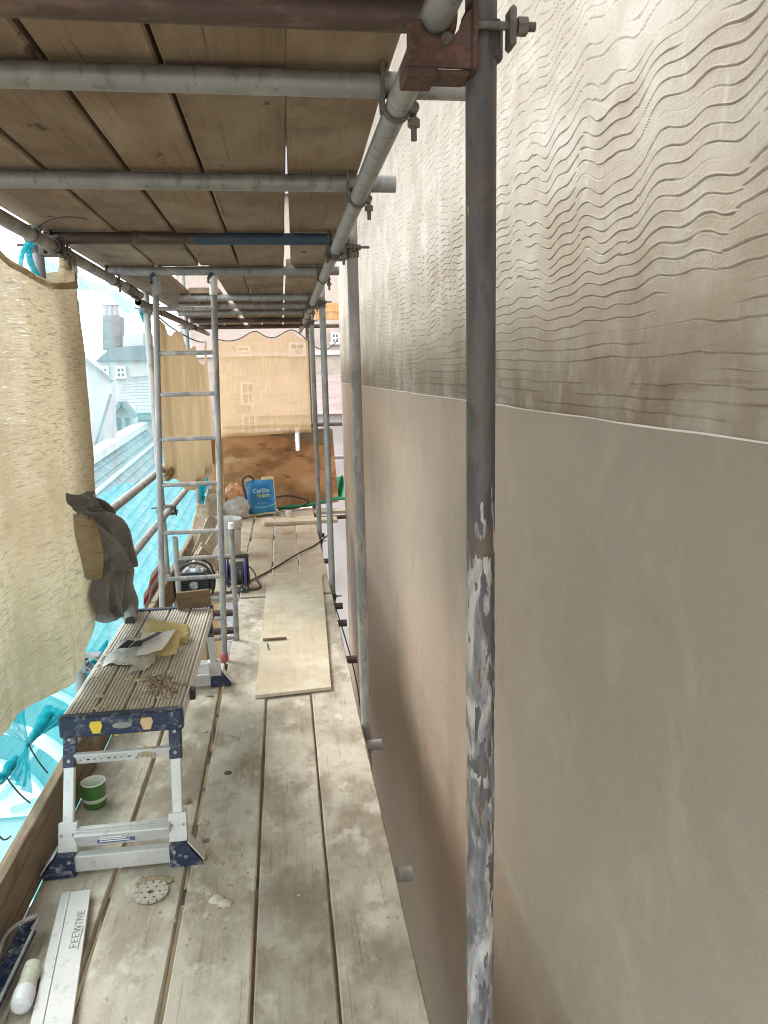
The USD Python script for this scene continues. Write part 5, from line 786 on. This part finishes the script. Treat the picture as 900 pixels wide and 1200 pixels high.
for k in range(9):
    z = -0.12+k*0.040; part(tape, 'stripe', ruled([(-0.985, 5.00, z), (-0.985, 5.02, z+0.040)], [(-0.985, 5.62, z+0.06), (-0.985, 5.64, z+0.10)], 6, 3, lambda u, v, P: np.stack([0.01*np.sin(u*8), 0*u, 0*u], -1), 0.002), 'tape_red' if k % 2 else 'tape_white')
one('orange_boards', [box(0.45, 1.8, 9.85, 9.89, 2.33, 2.42, 0.003), box(0.45, 1.8, 9.83, 9.87, 2.425, 2.535, 0.003)], 'fresh_timber', 'orange boards on edge past the top of the wall end', 'boards')

# ================================================================== THE TOWN BELOW
def face_poly(pts, y, depth):      # a building outline measured in the picture on the plane y, given real depth behind it
    q = [at(a, b, Y=y) for a, b in pts]; return sweep_poly(Polygon([(p[0], p[2]) for p in q]), y, y+depth)
def sash(par, x0, x1, z0, z1, y, cols=2, rows=2, name='window'):
    fw = 0.07; w = part(par, name, [box(x0-fw, x1+fw, y-0.05, y+0.05, z1, z1+fw), box(x0-fw-0.04, x1+fw+0.04, y-0.10, y+0.05, z0-fw, z0), box(x0-fw, x0, y-0.05, y+0.05, z0, z1), box(x1, x1+fw, y-0.05, y+0.05, z0, z1)]
        + [box(x0+(x1-x0)*i/cols-0.02, x0+(x1-x0)*i/cols+0.02, y-0.03, y+0.02, z0, z1) for i in range(1, cols)] + [box(x0, x1, y-0.034, y+0.02, z0+(z1-z0)*j/rows-0.03, z0+(z1-z0)*j/rows+0.03) for j in range(1, rows)], 'old_white_paint', smooth=False)
    sub(w, 'pane', box(x0, x1, y+0.0, y+0.012, z0, z1), 'window_dark', smooth=False); return w
YB = 24.0
hB = thing('terraced_house', 'warm coloured house with white sash windows seen through the far hessian screen', 'house', (0, YB, -7))
part(hB, 'wall', box(-3.0, 9.0, YB+0.06, YB+8, -7, 7.0), 'warm_wall', smooth=False); part(hB, 'band_course', box(-3.0, 9.0, YB-0.03, YB+0.06, 2.22, 2.36), 'coping', smooth=False)
part(hB, 'roof', prism_x([(YB-0.3, 6.9), (YB+4, 9.8), (YB+8.3, 6.9)], -3.3, 9.3), 'far_slate', smooth=False)
for (a, b) in (((284, 450), (298, 472)), ((286, 488), (299, 509)), ((280, 408), (291, 415)), ((341, 404), (356, 415)), ((390, 392), (396, 401))):
    p, q = at(*a, Y=YB), at(*b, Y=YB); sash(hB, p[0], q[0], q[2], p[2], YB)
for (x0, z0) in ((-1.15, -1.9), (0.3, -1.9), (2.2, -0.5), (2.2, 2.5), (4.0, -0.5), (4.0, 2.5)): sash(hB, x0, x0+0.45, z0, z0+0.9, YB)
oB = thing('white_outbuilding', 'low white building with a pale sloping roof below the sash windows', 'outbuilding', (0, 18, -7))
part(oB, 'wall', box(-0.62, 4.0, 18.0, 22.0, -7, 0.75), 'outbuilding_wall', smooth=False); part(oB, 'roof', prism_x([(17.8, 0.72), (20.2, 1.62), (22.2, 0.72)], -0.75, 4.1), 'outbuilding_roof', smooth=False)
sash(oB, -0.1, 0.25, -0.2, 0.45, 17.95)
gB = thing('gabled_house', 'pale painted gable wall of the house behind the near hessian', 'house', (-5, 17, -7))
part(gB, 'gable_wall', face_poly([(30, 419), (98, 419), (131, 447), (131, 520), (112, 560), (112, 700), (30, 700)], 17.0, 0.4), 'painted_gable', smooth=False)
part(gB, 'verge_board', bar(at(97, 418, Y=16.95), at(133, 447, Y=16.95), 0.08, 0.05), 'slate', smooth=False)
part(gB, 'downpipe', rod(at(130, 462, Y=16.9), at(110, 528, Y=16.9), 0.028, 8), 'slate')
sB = thing('stone_house', 'tall stone building end behind the gable, beside the near hessian', 'house', (-8, 26, -7))
part(sB, 'wall', face_poly([(40, 372), (84, 350), (84, 378), (92, 420), (92, 520), (40, 520)], 26.0, 1.0), 'stone_chimney', smooth=False)
wB = thing('white_house', 'white rendered house with slate roof, dormer and two small windows', 'house', (-5, 26, -7))
part(wB, 'wall', face_poly([(96, 422), (176, 420), (178, 620), (96, 620)], 26.0, 6.0), 'white_wall', smooth=False)
part(wB, 'roof', face_poly([(112, 423), (130, 407), (176, 404), (178, 422)], 25.8, 6.4), 'far_slate', smooth=False)
ch = part(wB, 'chimney', face_poly([(120, 384), (120, 370), (140, 370), (140, 405), (120, 410)], 28.0, 0.9), 'stone_chimney', smooth=False)
for x in (124, 130, 136): p = at(x, 370, Y=28.4); sub(ch, 'chimney_pot', lathe([(0.12, 0), (0.10, 0.32), (0.13, 0.36), (0.09, 0.36), (0.08, 0)], 10, p), 'painted_gable')
part(wB, 'parapet', face_poly([(144, 411), (144, 394), (168, 390), (168, 411)], 27.0, 2.0), 'white_wall', smooth=False)
for (a, b) in (((118, 432), (126, 441)), ((138, 432), (146, 441))):
    p, q = at(*a, Y=25.95), at(*b, Y=25.95); sash(wB, p[0], q[0], q[2], p[2], 25.93)
p0, p1, p2, p3 = at(150, 446, Y=25.5), at(182, 444, Y=25.5), at(186, 489, Y=20.5), at(128, 490, Y=20.5)
lowr = part(wB, 'lean_to_roof', [grid(np.array([[p0+(p3-p0)*t, p1+(p2-p1)*t] for t in np.linspace(0, 1, 2)]), 0.12)]+[grid(np.array([[p0+(p3-p0)*t+np.array((0, -0.03, 0.10)), p1+(p2-p1)*t+np.array((0, -0.03, 0.10))] for t in (k/12, k/12+0.07)]), 0.03) for k in range(12)], 'slate', smooth=False)
part(wB, 'lower_wall', face_poly([(128, 491), (188, 489), (188, 640), (128, 640)], 20.7, 4.5), 'painted_gable', smooth=False)
dg = part(wB, 'dormer', face_poly([(132, 506), (132, 488), (144, 474), (157, 488), (157, 506)], 20.0, 1.2), 'white_wall', smooth=False)
for a, b in (((143.5, 471), (130, 488)), ((144.5, 471), (159, 488))): sub(dg, 'dormer_verge', bar(at(*a, Y=19.95), at(*b, Y=19.95), 0.4, 0.10), 'far_slate', smooth=False)
for a, b in (((136, 490), (142, 504)), ((146, 490), (153, 504))):
    p, q = at(*a, Y=19.9), at(*b, Y=19.9); sub(dg, 'dormer_pane', box(p[0], q[0], 19.93, 19.97, q[2], p[2]), 'window_dark', smooth=False)
# slate roof next door
rB = thing('slate_roofed_house', 'neighbouring house whose broad slate roof shows through the net below the guard rails', 'house', (-3, 14, -7))
R1, R2 = at(75, 562, Y=13.0), at(166, 503, Y=20.2); R0 = R1+(R1-R2)*0.60; EV = np.array((3.05, -0.3, -2.9))
if (R2+EV)[0] > -1.4: EV = EV*1.0
dR = (R2-R0); sl = []
ncr, nsl = 26, 54
for i in range(ncr):
    for j in range(nsl):
        u0, u1 = (j+0.5*(i % 2))/nsl, (j+0.5*(i % 2)+0.965)/nsl
        if u1 > 1.0: u1 = 1.0
        a, b = i/ncr, (i+1.25)/ncr; h = 0.012*((i*7+j*13) % 5)/5
        n = np.cross(dR, EV); n /= np.linalg.norm(n); n = n if n[2] > 0 else -n
        q = [R0+dR*u0+EV*a+n*0.03, R0+dR*u1+EV*a+n*0.03, R0+dR*u1+EV*b+n*(0.065+h), R0+dR*u0+EV*b+n*(0.065+h)]
        sl.append((np.array(q+[p-n*0.02 for p in q]), None))
V8 = np.concatenate([s[0] for s in sl]); F8 = np.array([(0, 1, 2), (0, 2, 3), (2, 6, 7), (2, 7, 3), (1, 5, 6), (1, 6, 2), (0, 3, 7), (0, 7, 4)]); Fa = (F8[None]+8*np.arange(len(sl))[:, None, None]).reshape(-1, 3)
part(rB, 'slates', trimesh.Trimesh(V8, Fa, process=False), 'slate', smooth=False, kind='stuff')
part(rB, 'roof_deck', grid(np.array([[R0, R0+EV], [R2, R2+EV]]), 0.05), 'far_slate', smooth=False)
part(rB, 'ridge_coping', [bar(R0+np.array((0, 0, 0.1)), R2+np.array((0, 0, 0.1)), 0.32, 0.16), bar(R0+np.array((0.42, 0, -0.28)), R2+np.array((0.42, 0, -0.28)), 0.07, 0.05)], 'coping', smooth=False)
part(rB, 'wall', sweep_poly(Polygon([(R0[0]-1.5, -7), (R0[0]+2.75, -7), (R0[0]+2.75, R0[2]-2.8), (R0[0]+0.05, R0[2]-0.15), (R0[0]-1.5, R0[2]-1.5)]), R0[1]+0.2, R0[1]+0.6), 'white_wall', smooth=False)
# arched white conservatory close below
cB = thing('conservatory', 'white framed conservatory with arched glazing bars seen through the net in the low corner', 'conservatory', (-3.6, 7.6, -7))
CC = at(-20, 962, Y=7.6)
def arch(r, w, y, dpt, n=26): 
    ang = np.linspace(-0.1, math.pi*0.98, n); return sweep_poly(Polygon([(CC[0]+(r+w)*math.cos(a), CC[2]+(r+w)*math.sin(a)) for a in ang]+[(CC[0]+r*math.cos(a), CC[2]+r*math.sin(a)) for a in ang[::-1]]), y, y+dpt)
part(cB, 'outer_arch', arch(1.02, 0.10, 7.55, 0.10), 'white_paint', smooth=False)
part(cB, 'fan_panel', sweep_poly(Polygon([(CC[0]+0.66*math.cos(a), CC[2]+0.66*math.sin(a)) for a in np.linspace(0, math.pi, 30)]), 7.62, 7.70), 'white_paint', smooth=False)
part(cB, 'dark_glazing', sweep_poly(Polygon([(CC[0]+1.02*math.cos(a), CC[2]+1.02*math.sin(a)) for a in np.linspace(0, math.pi, 30)]), 7.72, 7.76), 'window_dark', smooth=False)
for k in range(5): part(cB, 'fan_bar', bar((CC[0]+0.3*math.cos(k*0.6+0.3), 7.60, CC[2]+0.3*math.sin(k*0.6+0.3)), (CC[0]+1.02*math.cos(k*0.6+0.3), 7.60, CC[2]+1.02*math.sin(k*0.6+0.3)), 0.05, 0.05, up=(0, 1, 0)), 'coping', smooth=False)
for k in range(4): part(cB, 'vault_hoop', arch(1.02, 0.07, 8.6+k*1.1, 0.07), 'white_paint', smooth=False)
part(cB, 'glass_vault', grid(np.array([[(CC[0]+1.0*math.cos(a), y, CC[2]+1.0*math.sin(a)) for a in np.linspace(0, math.pi, 24)] for y in (7.7, 12.0)])), 'glass', smooth=True)
part(cB, 'fascia', box(CC[0]-1.5, CC[0]+1.25, 7.4, 7.7, CC[2]-0.42, CC[2]-0.05), 'white_wall', smooth=False)
for x in (-1.2, -0.4, 0.4, 1.1): part(cB, 'mullion', box(CC[0]+x-0.05, CC[0]+x+0.05, 7.45, 7.6, -7, CC[2]-0.42), 'white_paint', smooth=False)
part(cB, 'glass_wall', box(CC[0]-1.5, CC[0]+1.2, 7.52, 7.54, -7, CC[2]-0.43), 'glass', smooth=False)
part(cB, 'back_wall', box(CC[0]-1.5, CC[0]+1.2, 12.0, 12.2, -7, CC[2]), 'stone_chimney', smooth=False)
one('white_flat_roof', trimesh.creation.extrude_polygon(Polygon([at(px, py, Z=-2.9)[:2] for px, py in ((88, 735), (124, 760), (119, 800), (92, 812))]), 0.3, engine='earcut').apply_translation((0, 0, -3.2)), 'white_paint', 'small white flat roof seen through the net beside the platform', 'flat roof')
# shrub against the gable
tr = thing('garden_tree', 'small leafy tree against the pale gable, edge of the near hessian', 'tree', (*at(78, 530, Y=15.5)[:2], -7))
cc = at(74, 535, Y=15.5)
part(tr, 'trunk', tube_path([(cc[0], 15.5, -7), (cc[0]+0.1, 15.5, -4), (cc[0], 15.5, cc[2])], (0.12, 0.09, 0.04), 8), 'bark')
lv = []; N = 1500; d = RNG.normal(size=(N, 3)); d /= np.linalg.norm(d, axis=1, keepdims=True); rr = RNG.uniform(0.25, 1, N)**0.5*(0.55+0.6*fbm(d*2+3, 2, 3)); C0 = cc+d*rr[:, None]*np.array((0.62, 0.6, 0.75))
T1, T2 = RNG.normal(size=(N, 3)), RNG.normal(size=(N, 3)); T1 /= np.linalg.norm(T1, axis=1, keepdims=True); T2 -= T1*(T1*T2).sum(1, keepdims=True); T2 /= np.linalg.norm(T2, axis=1, keepdims=True)
Vl = np.stack([C0-T1*0.06, C0+T2*0.03, C0+T1*0.06, C0-T2*0.03], 1).reshape(-1, 3); Fl = (np.array([(0, 1, 2), (0, 2, 3)])[None]+4*np.arange(N)[:, None, None]).reshape(-1, 3)
part(tr, 'crown', trimesh.Trimesh(Vl, Fl, process=False), 'leaf', smooth=False)
